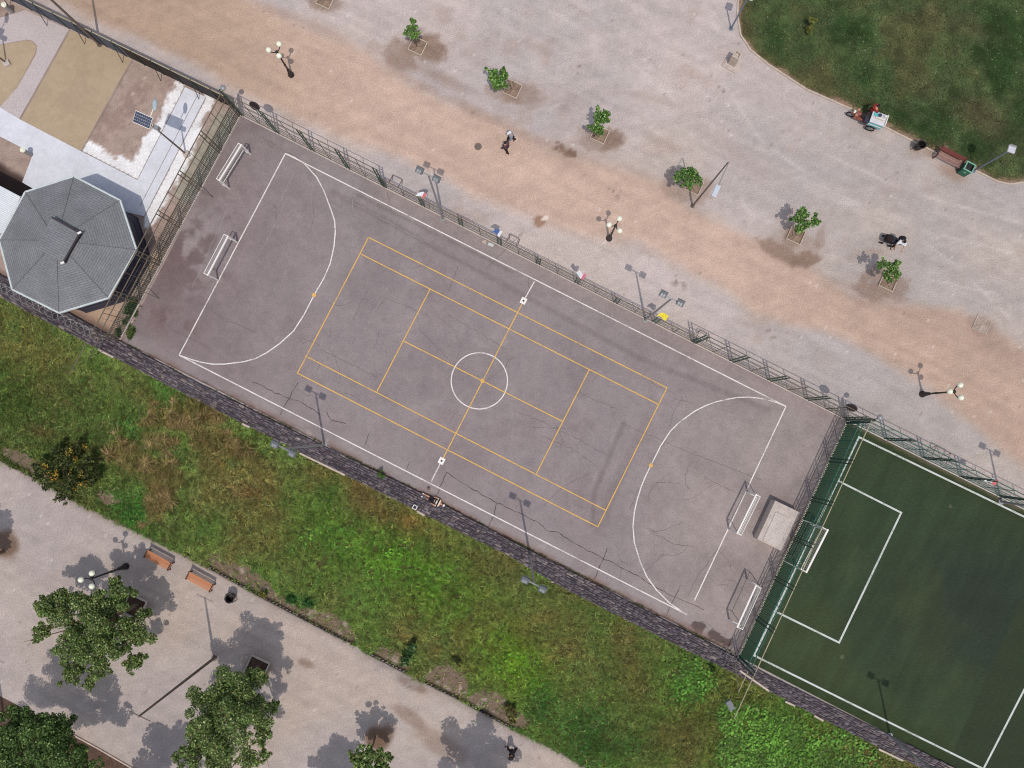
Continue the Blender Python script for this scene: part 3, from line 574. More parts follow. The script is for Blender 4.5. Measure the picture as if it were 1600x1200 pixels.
# named tufts and patches of the bank: (x, y, rx, ry, angle, colour, strength)
PATCH = [(620, 870, 70, 45, 20, (96, 146, 44), .9), (505, 835, 60, 45, 20, (84, 132, 46), .7), (800, 1035, 60, 40, 30, (104, 152, 42), .9), (720, 910, 90, 40, 27, (92, 138, 44), .6), (690, 945, 60, 30, 20, (98, 140, 44), .5), (820, 1055, 30, 18, 35, (122, 168, 48), .8),
         (1078, 1072, 42, 36, 0, (78, 128, 46), .9), (1225, 1150, 95, 60, 20, (88, 134, 48), .9), (205, 800, 40, 32, 30, (58, 118, 44), .9), (920, 1150, 40, 40, 0, (46, 96, 40), .9), (845, 1100, 22, 30, 0, (48, 92, 40), .8), (985, 1165, 40, 22, 0, (52, 100, 42), .7), (15, 610, 60, 40, 0, (62, 100, 36), .6), (520, 768, 22, 16, 0, (66, 122, 44), .9), (200, 670, 30, 26, 0, (66, 116, 46), .6), (270, 620, 30, 16, 30, (72, 122, 48), .6), (455, 938, 14, 10, 0, (50, 100, 44), .9), (480, 942, 10, 9, 0, (50, 104, 46), .9),
         (560, 740, 40, 20, 27, (140, 112, 60), .7), (505, 740, 30, 18, 27, (128, 100, 62), .6), (600, 800, 70, 24, 27, (136, 104, 70), .8), (520, 705, 40, 10, 27, (140, 116, 66), .6), (640, 812, 50, 14, 27, (150, 122, 70), .7), (780, 895, 40, 26, 27, (112, 94, 64), .5), (1140, 890, 30, 18, 0, (110, 90, 60), .3), (975, 1005, 30, 40, 10, (126, 98, 66), .7), (990, 1070, 26, 34, 0, (122, 94, 62), .6), (860, 960, 40, 18, 20, (112, 106, 56), .5), (1120, 1110, 60, 50, 30, (116, 96, 58), .6), (900, 930, 50, 14, 25, (126, 104, 66), .5), (1060, 1150, 60, 40, 0, (104, 96, 54), .6), (1300, 1160, 40, 16, 27, (140, 100, 66), .7), (1360, 1185, 40, 14, 27, (136, 98, 70), .8), (60, 560, 40, 30, 20, (120, 108, 58), .5), (220, 615, 24, 12, 25, (130, 104, 68), .6), (70, 610, 20, 14, 0, (110, 92, 58), .5), (65, 675, 18, 8, 10, (118, 88, 62), .6), (425, 790, 60, 30, 25, (110, 104, 56), .5), (405, 850, 30, 20, 20, (126, 112, 62), .4), (385, 770, 24, 12, 0, (132, 92, 66), .6), (1160, 975, 30, 12, 25, (112, 110, 54), .4), (690, 790, 40, 14, 27, (142, 120, 64), .5), (1165, 1060, 30, 30, 0, (128, 104, 66), .5)]
PATCH = [(a, b, c, d, e, tuple(.9 * q + .1 * o for q, o in zip(col, (106, 114, 66))) if col[1] > col[0] * 1.3 else col, s) for a, b, c, d, e, col, s in PATCH]
FEATH = [(205, 715, 40, 24, 30), (255, 745, 36, 30, 40), (245, 690, 26, 18, 20), (280, 655, 40, 22, 25), (320, 640, 40, 20, 25), (255, 785, 26, 20, 0), (345, 690, 36, 22, 20), (235, 660, 22, 12, 0), (375, 700, 30, 16, 20), (245, 800, 16, 18, 0), (310, 690, 20, 10, -30)]
def bank_col(x, y, X, Y):
    n1, n2, n3 = fbm(X / 3.5, Y / 3.5, 101), fbm(X / .9, Y / .9, 103), RNG.random(len(x))
    c = np.zeros((len(x), 3)) + np.array([117, 131, 70.])
    c = mixc(c, (106, 134, 64), sst(.45, .65, n1)); c = mixc(c, (130, 120, 70), sst(.48, .3, n1) * .7); c = mixc(c, (86, 108, 58), sst(.55, .75, n2) * .6)
    c = mixc(c, (76, 86, 46), sst(330, 60, x) * sst(560, 640, y) * .5)
    for px, py, rx, ry, an, col, s in PATCH: c = mixc(c, col, gau(x, y, px, py, rx * 1.15, ry * 1.15, an) * .95 * s * (.45 + .9 * n2) * (.75 if col[0] > col[1] else 1))
    f = np.zeros(len(x))
    for g in FEATH: f = np.maximum(f, gau(x, y, *g))
    c = mixc(c, (142, 118, 78), sst(.3, .6, f + (n2 - .5) * .5) * .55)
    c = mixc(c, (168, 164, 104), (n3 > .90) * .55); c = mixc(c, (120, 92, 66), (n3 < .05) * .5)
    c *= (0.82 + .46 * RNG.random(len(x)))[:, None] * (1.03 + (n2 - .5) * .4)[:, None] * np.array([1.18, 1.17, 1.28])
    return c, 1 + .2 * (n1 - .5), 1 + .4 * (n2 - .5)
def bank_dens(x, y, X, Y):
    return (1 - bare(x, y, fbm(X / 1.1, Y / 1.1, 91)) * .93) * (.62 + .38 * sst(.3, .55, fbm(X / .6, Y / .6, 105)))
blades("bank_grass", STRIP, 1750000, bank_col, (.11, .32), (.02, .125), (.02, .04), bank_dens, .09, dirf=lambda X, Y: fbm(X / 2.2, Y / 2.2, 111) * 14, tuft=15)
def clover_dens(x, y, X, Y):
    d = np.zeros(x.shape)
    for px, py, rx, ry, an, col, s in PATCH[:17]: d = np.maximum(d, gau(x, y, px, py, rx, ry, an) * s * .42)
    d = np.maximum(d, gau(x, y, 1078, 1072, 40, 36, 0)); d = np.maximum(d, sst(-4, 8, x - 1119 - 6 * np.sin(y / 9)) * sst(1075, 1120, y - (x - 1150) * .28) * sst(1420, 1330, x))
    return sst(.2, .95, d + (fbm(X / .8, Y / .8, 107) - .5) * .7) * .8
def clover_col(x, y, X, Y):
    n2 = fbm(X / .9, Y / .9, 109); c = np.zeros((len(x), 3)) + np.array([88, 122, 54.])
    for px, py, rx, ry, an, col, s in PATCH[:17]: c = mixc(c, col, gau(x, y, px, py, rx * 1.2, ry * 1.2, an) * .8)
    c *= (.7 + .6 * RNG.random(len(x)))[:, None] * (1.0 + (n2 - .5) * .5)[:, None]
    c = mixc(c, (150, 174, 96), (RNG.random(len(x)) > .965) * .8); c = mixc(c, (70, 92, 50), (n2 < .40) * .4) * np.array([1.18, 1.16, 1.25])
    return c, np.ones(len(x)), 1 + .9 * (n2 - .3)
blades("clover_patches", STRIP, 520000, clover_col, (.09, .2), (.06, .24), (.06, .11), clover_dens, leafy=True)
def feather_grass():
    V = []; C = []
    for cx, cy, rx, ry, an in FEATH:
        for k in range(int(rx * ry / 52)):
            a = math.radians(an); u, v = random.gauss(0, .5) * rx, random.gauss(0, .5) * ry
            p = P(cx + u * math.cos(a) - v * math.sin(a), cy + u * math.sin(a) + v * math.cos(a)); R = random.uniform(.45, .95); lean = random.uniform(0, 2 * PI)
            col = np.array(random.choice([(186, 166, 122), (172, 152, 108), (156, 150, 96), (198, 178, 136), (146, 142, 90)]), float)
            for b in range(60):
                t = random.gauss(lean, 1.1); L = R * random.uniform(.45, 1); h = random.uniform(.1, .42) * R; wv = .016
                dx, dy = math.cos(t), math.sin(t); bx, by = p.x + random.gauss(0, .07), p.y + random.gauss(0, .07)
                V += [(bx - dy * wv, by + dx * wv, .03), (bx + dy * wv, by - dx * wv, .03), (bx + dx * L * .5 + dy * wv, by + dy * L * .5 - dx * wv, h), (bx + dx * L, by + dy * L, h * .8), (bx + dx * L * .5 - dy * wv, by + dy * L * .5 + dx * wv, h)]
                C += [col * random.uniform(.75, 1.2)] * 5
    tag(np_mesh("feather_grass", np.array(V), 5, np.arange(len(V)), lin(np.clip(np.array(C), 0, 255)) / K, M['blade']), kind="stuff")
feather_grass()
def lawn_col(x, y, X, Y):
    n1, n2, n3 = fbm(X / 3.2, Y / 3.2, 121), fbm(X / .8, Y / .8, 123), RNG.random(len(x))
    c = np.zeros((len(x), 3)) + np.array([82, 98, 56.])
    c = mixc(c, (98, 96, 58), sst(.5, .68, n1) * .8); c = mixc(c, (52, 76, 36), sst(.5, .32, n1) * .9); c = mixc(c, (104, 90, 62), gau(x, y, 1530, 180, 60, 30, 30) * .7 + gau(x, y, 1500, 40, 60, 20, 20) * .4)
    c = mixc(c, (128, 120, 84), (n3 > .93) * .6); c = mixc(c, (196, 188, 140), (n3 > .9975) * .7); c = mixc(c, (112, 104, 66), sst(26, 6, dline(x, y, LAWN[:15])) * .5)
    return c * ((.8 + .45 * RNG.random(len(x))) * (1 + (n2 - .5) * .5))[:, None] * np.array([1.07, 1.09, 1.22]), np.ones(len(x)), np.ones(len(x))
def lawn_dens(x, y, X, Y):
    n = fbm(X / 1.5, Y / 1.5, 95); d = dline(x, y, LAWN[:15])
    return sst(0, 18, d + (n - .5) * 14) * (1 - .8 * gau(x, y, 1478, 232, 22, 12, 25)) * (.6 + .4 * sst(.3, .5, fbm(X / .5, Y / .5, 125)))
blades("lawn_grass", LAWN, 420000, lawn_col, (.06, .15), (.006, .025), (.03, .06), lawn_dens, .05)
# weeds that grew along the foot of the wall and the court fence
EDGE = [(192, 534), (300, 592), (507, 694), (665, 771), (800, 842), (912, 900), (1120, 1007), (1154, 1026), (1154, 1032), (1120, 1013), (912, 906), (800, 848), (665, 777), (507, 700), (300, 598), (192, 540)]
def edge_col(x, y, X, Y):
    n = fbm(X / 1.5, Y / 1.5, 131); c = np.zeros((len(x), 3)) + np.array([116, 92, 70.]); c = mixc(c, (86, 98, 52), sst(.45, .6, n)); return c * (.7 + .5 * RNG.random(len(x)))[:, None], np.ones(len(x)), np.ones(len(x))
blades("edge_weeds", EDGE, 400000, edge_col, (.06, .2), (.02, .07), (.02, .04), lambda x, y, X, Y: sst(.38, .6, fbm(X / .9, Y / .9, 133)))
WEED = [(206, 462), (222, 470), (218, 500), (204, 530), (186, 536), (182, 520)]
blades("corner_weeds", WEED, 150000, lambda x, y, X, Y: (np.array([104, 124, 74.]) * (.6 + .7 * RNG.random((len(x), 1))), np.ones(len(x)), np.ones(len(x))), (.1, .25), (.02, .12), (.03, .06), lambda x, y, X, Y: sst(.5, .7, fbm(X / .5, Y / .5, 135)) * .1)

# ------------------------------------------------------------------ dry stone wall below the court
def stone_wall():
    t = thing("stone_wall", P(660, 790), "long low wall of dark slate stones between the grey court and the grass bank", "wall")
    wi = [P(*q) for q in WALL_IN]; wo = [P(*q) for q in WALL_OUT]
    def along(pts, s):
        L = [(b - a).length for a, b in zip(pts[:-1], pts[1:])]; s *= sum(L)
        for a, b, l in zip(pts[:-1], pts[1:], L):
            if s <= l: return a.lerp(b, s / l)
            s -= l
        return pts[-1]
    N = 160; V = []; C = []; Fq = []
    base_mb = MB(); pi_, po = [along(wi, i / N) for i in range(N + 1)], [along(wo, i / N) for i in range(N + 1)]
    for i in range(N):
        a, b, c, d = pi_[i], pi_[i + 1], po[i + 1], po[i]
        base_mb.add([(a.x, a.y, .16), (b.x, b.y, .16), (c.x, c.y, .2), (d.x, d.y, .2), (a.x, a.y, 0), (b.x, b.y, 0)], [(3, 2, 1, 0), (0, 1, 5, 4)])
    base_mb.build("mortar_bed", mat("dark_mortar", A(70, 62, 68), 1.0, ((3, .2), (12, .25)), .4), t, world=True)
    tot = sum((b - a).length for a, b in zip(wi[:-1], wi[1:])); rows = 8
    for r in range(rows):
        s = 0.0
        while s < tot:
            l = random.uniform(.18, .6); s1 = min(tot, s + l)
            if random.random() < .95:
                f0, f1 = (r + .06) / rows, (r + .94) / rows; f0 += random.uniform(-.03, .03); f1 += random.uniform(-.03, .03)
                q = [along(wi, ss / tot).lerp(along(wo, ss / tot), ff) for ss, ff in ((s + .01, f0), (s1 - .01, f0), (s1 - .012, f1), (s + .01, f1))]
                q = [Vector((p.x + random.uniform(-.02, .02), p.y + random.uniform(-.02, .02), 0)) for p in q]
                z = .22 + .06 * r / rows + random.uniform(-.02, .035); n0 = len(V); mid = sum(q, Vector()) / 4
                V += [(p.x, p.y, .1) for p in q] + [(mid.x + (p.x - mid.x) * .86, mid.y + (p.y - mid.y) * .86, z + random.uniform(-.025, .02)) for p in q]
                for f in ((4, 5, 6, 7), (0, 1, 5, 4), (1, 2, 6, 5), (2, 3, 7, 6), (3, 0, 4, 7)): Fq += [n0 + k for k in f[::-1]]
                col = np.array(random.choice([(104, 97, 103), (93, 87, 94), (110, 102, 107), (104, 95, 100), (88, 82, 91), (118, 109, 112)]), float) * random.uniform(.9, 1.1)
                if random.random() < .03: col = np.array((146, 134, 132.))
                C += [col] * 8
            s = s1
    V = np.array(V) - np.array([t.location.x, t.location.y, t.location.z])
    np_mesh("stones", V, 4, np.array(Fq), lin(np.clip(np.array(C), 0, 255)) / K, M['stone'], t)
    mb = MB()   # broken pale capping along the bank side
    for a, b in (((157, 547), (180, 559)), ((380, 662), (392, 668)), ((470, 708), (540, 742)), ((652, 798), (664, 805)), ((1270, 1116), (1284, 1124)), ((1370, 1168), (1408, 1186)), ((1225, 1094), (1240, 1101)), ((1154, 1046), (1200, 1078))):
        mb.strip([P(*a)[:2], P(*b)[:2]], .13, .3, .1)
    mb.build("capping", M['kerb'], t, world=True)
stone_wall()

# ------------------------------------------------------------------ fences
def fence(name, label, a, b, h, bays, style, mats, ext=0.0, group=None, twin=True, h0=2.0, mid=True, top=None, braces=()):
    """a, b: photo positions of the two ends of the foot"""
    A_, B_ = P(*a), P(*b); t = thing(name, A_, label, "fence", group); d = (B_ - A_); L = d.length; u = d / L; rz = math.atan2(u.y, u.x)
    mp, mr, mk_ = mats; k = Vector((0, 0, 1))
    for i in range(bays + 1):
        p = A_ + u * (L * i / bays); mb = MB()
        for off in ((-.13, .13) if twin else (0,)): mb.box(p + u * off + k * h / 2, (.065, .065, h), rz)
        if twin:
            for z in np.arange(.4, h, .6): mb.box(p + k * z, (.2, .03, .04), rz)
        mb.build("post", mp, t, world=True)
        if mid and i < bays:
            mb = MB(); p2 = A_ + u * (L * (i + .5) / bays); mb.box(p2 + k * h / 2, (.035, .035, h), rz); mb.build("thin_post", mr, t, world=True)
    if style == 'picket':
        zs = (h - .03, h * .76, h0)
        for z in zs: mb = MB(); mb.box(A_ + u * (L / 2) + k * z, (L, .05, .055 if z != h0 else .12), rz); mb.build("rail", top or mr if z > h - .1 else mr, t, world=True)
        mb = MB(); mb.box(A_ + u * (L / 2) + k * .1, (L, .10, .2), rz); mb.build("base_kerb", M['slab'], t, world=True)
        mb = MB()
        for s in np.arange(.08, L, .125): mb.box(A_ + u * s + k * (h0 / 2 + .1), (.055 if top else .036, .02, h0 - .1), rz)
        mb.build("pickets", mk_, t, world=True)
        if top:
            mb = MB()
            for s in np.arange(.12, L, .26): mb.box(A_ + u * s + k * .23, (.12, .13, .07), rz)
            mb.build("base_blocks", M['rail_pale'], t, world=True); mb = MB()
            for s in np.arange(0, L - .9, .42):
                for q0, q1 in ((0, .9), (.9, 0)): mb.cyl(A_ + u * (s + q0) + k * h0, A_ + u * (s + q1) + k * (h - .05), .007, n=3, cap=False)
            mb.build("wire_mesh", mr, t, world=True)
        mb = MB()
        for s in np.arange(.36, L, L / bays / 4): mb.box(A_ + u * s + k * ((h + h0) / 2), (.016, .016, h - h0), rz)
        mb.build("upper_bars", mr, t, world=True)
    else:
        zs = [.2, .9, 1.85] + ([h - .03, (h + 1.85) / 2] if h > 2.3 else [h - .02])
        for z in zs: mb = MB(); mb.box(A_ + u * (L / 2) + k * z, (L, .04, .045), rz); mb.build("rail", mr, t, world=True)
        mb = MB()
        for s in np.arange(.1, L, .32):
            mb.cyl(A_ + u * s + k * .05, A_ + u * min(L, s + .9) + k * min(1.9, h), .0045, n=3, cap=False); mb.cyl(A_ + u * s + k * min(1.9, h), A_ + u * min(L, s + .9) + k * .05, .0045, n=3, cap=False)
        mb.build("wire_mesh", mk_, t, world=True)
        mb = MB(); mb.box(A_ + u * (L / 2) + k * .04, (L, .16, .08), rz); mb.build("base_kerb", M['slab'], t, world=True)
    for f in braces:
        p = A_ + u * (L * f); nn = Vector((-u.y, u.x, 0)); mb = MB(); mb.cyl(p + k * 1.5, p + nn * 1.05, .025); mb.build('brace', mr, t, world=True)
    if ext:
        e = B_ + u * ext; mb = MB(); mb.cyl(B_ + k * (h - .03), e + k * (h - .03), .03, n=6); mb.cyl(B_ + k * h * .7, B_ + u * ext * .55 + k * h * .7, .025, n=6)
        mb.cyl(B_ + u * ext * .55 + k * h * .7, B_ + u * .5 + k * .25, .02, n=6); mb.build("wing_rail", top or mr, t, world=True)
    return t, A_, u, L
F3 = (M['fence_brown'], M['fence_brown'], M['fence_green'])
fence("end_fence", "tall brownish picket fence between the kiosk yard and the left end of the court", (377, 181), (189, 531), 3.9, 6, 'picket', F3, 3.0, braces=(.34, .79))
G3 = (M['fence_dark'], M['fence_teal'], M['fence_teal'])
fence("end_fence", "tall green picket fence between the grey court and the dark green turf pitch", (1322, 658), (1152, 1026), 3.9, 6, 'picket', G3, 3.1, h0=2.3, top=M['rail_pale'])
W3 = (M['fence_green'], M['fence_brown'], M['fence_green'])
fence("side_fence", "tall railing fence along the court beside the leftmost goal and the tan sand", (379, 181), (600, 292), 4.0, 4, 'rail', W3)
fence("side_fence", "low stretch of railing fence along the middle of the court with pennants", (602, 293), (1082, 534.5), 2.15, 8, 'rail', W3)
fence("side_fence", "tall railing fence along the court just left of the turf pitch corner", (1084, 535.5), (1319, 654), 4.0, 4, 'rail', W3)
fence("side_fence", "tall dark green railing fence along the top edge of the turf pitch", (1325, 657), (1678, 834), 4.0, 6, 'rail', (M['fence_dark'], M['fence_teal'], M['fence_teal']))
# pale brace rail seen on the pitch side of the right end fence is the fence's own top rail
def corner_lamp(base, h, label):
    t = thing("corner_lamp", P(*base), label, "lamp", "round lamps on the court fence corners")
    mb = MB(); mb.cyl((0, 0, 0), (0, 0, h), .05, .04); mb.build("pole", M['fence_dark'], t)
    mb = MB(); mb.cyl((0, 0, h), (.25, .1, h + .1), .03); mb.build("arm", M['fence_dark'], t)
    mb = MB(); mb.ball((.28, .12, h + .08), .2, 12, (1, 1, .7)); mb.build("lamp_head", M['galv'], t, smooth=True)
corner_lamp((377, 180.5), 4.25, "round grey lamp on the fence corner by the kiosk yard wall")
corner_lamp((1324, 656), 4.25, "round grey lamp on the fence corner of the turf pitch")
def fence_sign(base, h, rz, label):
    t = thing("fence_sign", P(*base), label, "sign", "dark rounded boards above the side fence", rz)
    for s in (-.16, .16): mb = MB(); mb.cyl((s, 0, 0), (s, 0, h), .02); mb.build("pole", M['fence_dark'], t)
    mb = MB(); pts = [(.36 * math.cos(a), .36 * math.sin(a) * .45) for a in np.linspace(0, 2 * PI, 17)[:-1]]
    mb.tube([(x, .05 + y * 1.1, h + .05 + y * .9) for x, y in pts + pts[:1]], .045); mb.build("rim", M['black'], t)
    mb = MB(); mb.add([(x, .05 + y * 1.1, h + .05 + y * .9 + s * .012) for s in (-1, 1) for x, y in pts], [tuple(range(16)), tuple(range(31, 15, -1))]); mb.build("board", M['c_dark'], t)
RZF = ang_px((379, 181), (1319, 654))
fence_sign((424, 200), 3.7, RZF, "dark rounded board on two thin poles near the top left court corner")
fence_sign((1294, 640), 3.7, RZF, "dark rounded board on two thin poles near the turf pitch corner")

# pennants on thin staffs along the side fence
for base, cs, lab, kind in (((672, 327), ('c_white', 'c_flagred'), "white pennant with red foot on the fence by the left floodlight pole", 0), ((784, 383), ('c_blue', 'c_white'), "blue and white pennant curled in the wind on the low fence", 0),
                            ((908, 446), ('c_pink', 'c_white'), "pink pennant with white streamer on the low fence", 1), ((1029, 507), ('c_yellow', 'c_yellow'), "yellow pennant beside the floodlight pole on the low fence", 0), ((1514, 750), ('c_white', 'c_flagred'), "white and red pennant on the fence of the turf pitch", 0)):
    t = thing("pennant", P(*base), lab, "flag", "pennants along the side fence"); h = 3.25
    mb = MB(); mb.cyl((0, 0, 0), (0, 0, h), .018, n=6); mb.build("staff", M['galv'], t)
    n = 7; ln = .62; V = []
    for i in range(n):
        s = i / (n - 1); wv = .12 * math.sin(s * 5 + base[0]) * s; half = .14 * (1 - .75 * s if not kind else (1 if i < 3 else .25))
        cx, cy = -ln * s * .87 + .5 * wv, ln * s * .5 + .87 * wv
        V += [(cx + .10, cy + .06 + half * .8, h - .1 + half * .5 - .2 * s), (cx - .10, cy - .06 - half * .8, h - .1 - half * .5 - .3 * s)]
    for part, r in (("cloth", range(0, 2)), ("tail", range(2, n - 1))) if cs[1] != cs[0] else (("cloth", range(0, n - 1)),):
        mb = MB(); k0 = r[0]; mb.add(V[2 * k0:2 * r[-1] + 4], [(2 * (i - k0), 2 * (i - k0) + 1, 2 * (i - k0) + 3, 2 * (i - k0) + 2) for i in r])
        mm = M[cs[0 if (part == "cloth") != (cs[1] == 'c_flagred' or cs[0] == 'c_blue') else 1]]
        mb.build(part, mm, t)

# low tubular racks on the outside of the side fence
def rack(base, label, wd=.75, dp=.75):
    t = thing("bike_rack", P(*base) + Vector((math.sin(-RZF) * .0, 0, 0)), label, "bike rack", "tubular racks outside the side fence", RZF)
    mb = MB(); z = .62
    mb.tube([(0, .12, z), (0, dp, z), (wd, dp, z), (wd, .12, z)], .026); mb.build("hoop", M['bronze'], t)
    for x in (0, wd): mb = MB(); mb.tube([(x, dp, z), (x, dp * .75, 0)], .024); mb.build("leg", M['bronze'], t)
rack((608, 292), "tubular rack outside the fence left of the floodlight pole"); rack((790, 384), "tubular rack beside the blue pennant"); rack((1083, 532), "tubular rack where the fence grows tall beyond the yellow pennant"); rack((1447, 715), "tubular rack outside the turf pitch fence", 1.1, .95)

# wall with spikes between yard and sand
def yard_wall():
    A_, B_ = P(-90, -52), P(368, 170); J = P(206, 91); t = thing("yard_wall", J, "sheet metal wall with spiked top between kiosk yard and sand band", "wall")
    u = (B_ - A_).normalized(); rz = math.atan2(u.y, u.x); h = 2.1; k = Vector((0, 0, 1)); L = (B_ - A_).length
    for nm, a, b, m in (("grey_panel", A_, J, M['wall_blue']), ("brown_panel", J, B_, M['wall_brown'])):
        mb = MB(); l = (b - a).length; mb.box((a + b) / 2 + k * (h / 2), (l - .01, .05, h), rz)
        for s in np.arange(.3, l - .2, .3): mb.box(a + u * s + k * (h / 2), (.05, .075, h - .06), rz)
        mb.build(nm, m, t, world=True)
    s = 1.2; i = 0
    while s < L:
        p = A_ + u * s; mb = MB(); mb.box(p + k * (h / 2 + .03), (.07, .12, h + .06), rz)
        if i % 2: mb.cyl(p + k * h, p + Vector((u.y, -u.x, 0)) * .55, .025)
        mb.build("post", M['fence_dark'], t, world=True); s += 1.55; i += 1
    mb = MB(); mb.box((A_ + B_) / 2 + k * (h + .03), (L, .075, .05), rz); mb.build("top_rail", M['rail_pale'], t, world=True)
    mb = MB(); nrm = Vector((-u.y, u.x, 0))
    for s in np.arange(.1, L, .16): mb.cyl(A_ + u * s + k * (h + .05), A_ + u * s + nrm * .16 + k * (h + .22), .012, .004, n=4)
    mb.build("spikes", M['bronze'], t, world=True)
yard_wall()
# coiled razor wire on the wall below the kiosk, and a short coil at the other end
def razor(a, b, n, label, r=.3):
    A_, B_ = P(*a), P(*b); t = thing("razor_wire", A_, label, "razor wire", "coils of razor wire"); d = B_ - A_; mb = MB(); pts = []
    u = d.normalized(); v = Vector((-u.y, u.x, 0))
    for i in range(n * 12 + 1):
        s = i / (n * 12); an = 2 * PI * i / 12; q = A_ + d * s + u * math.sin(an) * r * .85 + v * math.cos(an) * r + Vector((0, 0, .55 + math.cos(an + 1) * r * .5)); pts.append(q)
    mb.tube(pts, .013, 4); mb.build("coil", M['galv'], t, world=True)
    for i in range(0, 6):
        p = A_.lerp(B_, i / 5); mb = MB(); mb.cyl(p, p + Vector((0, 0, .75)), .02); mb.build("bracket", M['fence_dark'], t, world=True)
razor((-30, 432), (168, 533), 20, "long coil of razor wire on the stone wall below the octagonal kiosk")
razor((1124, 1012), (1150, 1026), 3, "short coil of razor wire at the lower corner by the turf pitch", .38)
mb = MB()
A_ = P(1152, 1026); q_ = P(1140, 1101, 3.6); q_.z = 0; gx = thing("security_camera", q_, "grey box on the end of the fence wing over the clover", "camera box")
mb.box((0, 0, 3.7), (.36, .62, .24), .5); mb.build("housing", M['flood'], gx)
mb = MB(); mb.cyl((0, 0, 0), (0, 0, 3.6), .025); mb.build("pole", M['fence_dark'], gx)

# ------------------------------------------------------------------ goals
def goal(name, label, post_a, post_b, back, h, group, rest=None, base_d=None, tape=.05):
    """post feet in the photo; back = direction (world) towards which the net runs, as depth vector"""
    a, b = P(*post_a), P(*post_b); mid = (a + b) / 2; rz = math.atan2((b - a).y, (b - a).x); L = (b - a).length
    t = thing(name, mid, label, "goal", group, rz); x = L / 2; d = back; td = d * .42
    mb = MB(); r = tape
    mb.box((0, 0, h), (L + 2 * r, 2 * r, 2 * r)); mb.build("crossbar", M['white'], t)
    for s in (-1, 1):
        mb = MB(); mb.box((s * x, 0, (h - r) / 2), (2 * r, 2 * r, h - r)); mb.build("goalpost", M['white'], t)
        mb = MB(); mb.tube([(s * x, 0, h), (s * x, td, h), (s * x, d, .04)], r * .6, 6); mb.tube([(s * x, 0, .04), (s * x, d, .04)], r * .6, 6); mb.build("side_frame", M['white'], t)
    mb = MB(); mb.cyl((-x, d, .04), (x, d, .04), r * .6); mb.build("ground_bar", M['white'], t); mb = MB(); mb.cyl((-x, td, h), (x, td, h), r * .45); mb.build("back_bar", M['white'], t)
    mb = MB(); st = .16
    for s in np.arange(-x, x + .01, st): mb.tube([(s, 0, h), (s, td, h - .05 - .1 * (1 - (s / x) ** 2)), (s, d * .85, h * .4), (s, d, .05)], .004, 3)
    for f in np.linspace(0.1, 1, 12):
        if f < .35: y, z = td * f / .35, h - .08
        else: g = (f - .35) / .65; y, z = td + (d - td) * g, (h - .1) * (1 - g) + .05
        mb.cyl((-x, y, z), (x, y, z), .004, n=3, cap=False)
    for s in (-x, x):
        for f in np.linspace(.2, .8, 4): mb.cyl((s, 0, h * f), (s, td + (d - td) * (1 - f), h * f), .004, n=3, cap=False)
    mb.build("net", M['net'], t)
    return t
GG = "small white goals on and beside the court"
goal("goal", "white goal with net standing by the fence at the top left court corner", (358.5, 295), (391.5, 241.5), .6, 1.9, GG)
goal("goal", "white goal with net on the left goal line of the grey court", (341, 438), (371.5, 379.5), .75, 1.9, GG)
goal("goal", "white goal with net on the right goal line beside the concrete block", (1139, 827), (1167.5, 769), -.75, 2.0, GG)
goal("goal", "white goal with net pushed against the green fence in the lower right court corner", (1139, 968), (1167, 906), -.95, 2.0, GG)
goal("goal", "large white goal on the turf pitch goal line behind the green fence", (1242, 885), (1274, 822), .95, 2.1, GG, tape=.06)

# concrete block beside the right goal
def block():
    q = [P(x, y, 1.0) for x, y in ((1212, 782), (1251, 801), (1222, 861), (1183, 843))]; c = sum(q, Vector()) / 4; c.z = 0; rz = math.atan2((q[1] - q[0]).y, (q[1] - q[0]).x)
    W, D = ((q[1] - q[0]).length + (q[2] - q[3]).length) / 2, ((q[3] - q[0]).length + (q[2] - q[1]).length) / 2
    t = thing("concrete_block", c, "pale rectangular concrete block on the court by the green fence", "block", None, rz)
    mb = MB(); mb.box((0, 0, .48), (W, D, .96)); mb.build("body", M['slab'], t, bevel=.03)
    mb = MB(); mb.box((0, -.28, .985), (W * .62, D * .72, .05)); mb.build("top_slab", mat('top_screed', A(198, 187, 183), .95, ((1.5, .1), (8, .12), (16, .12)), .3), t, bevel=.015)
block()

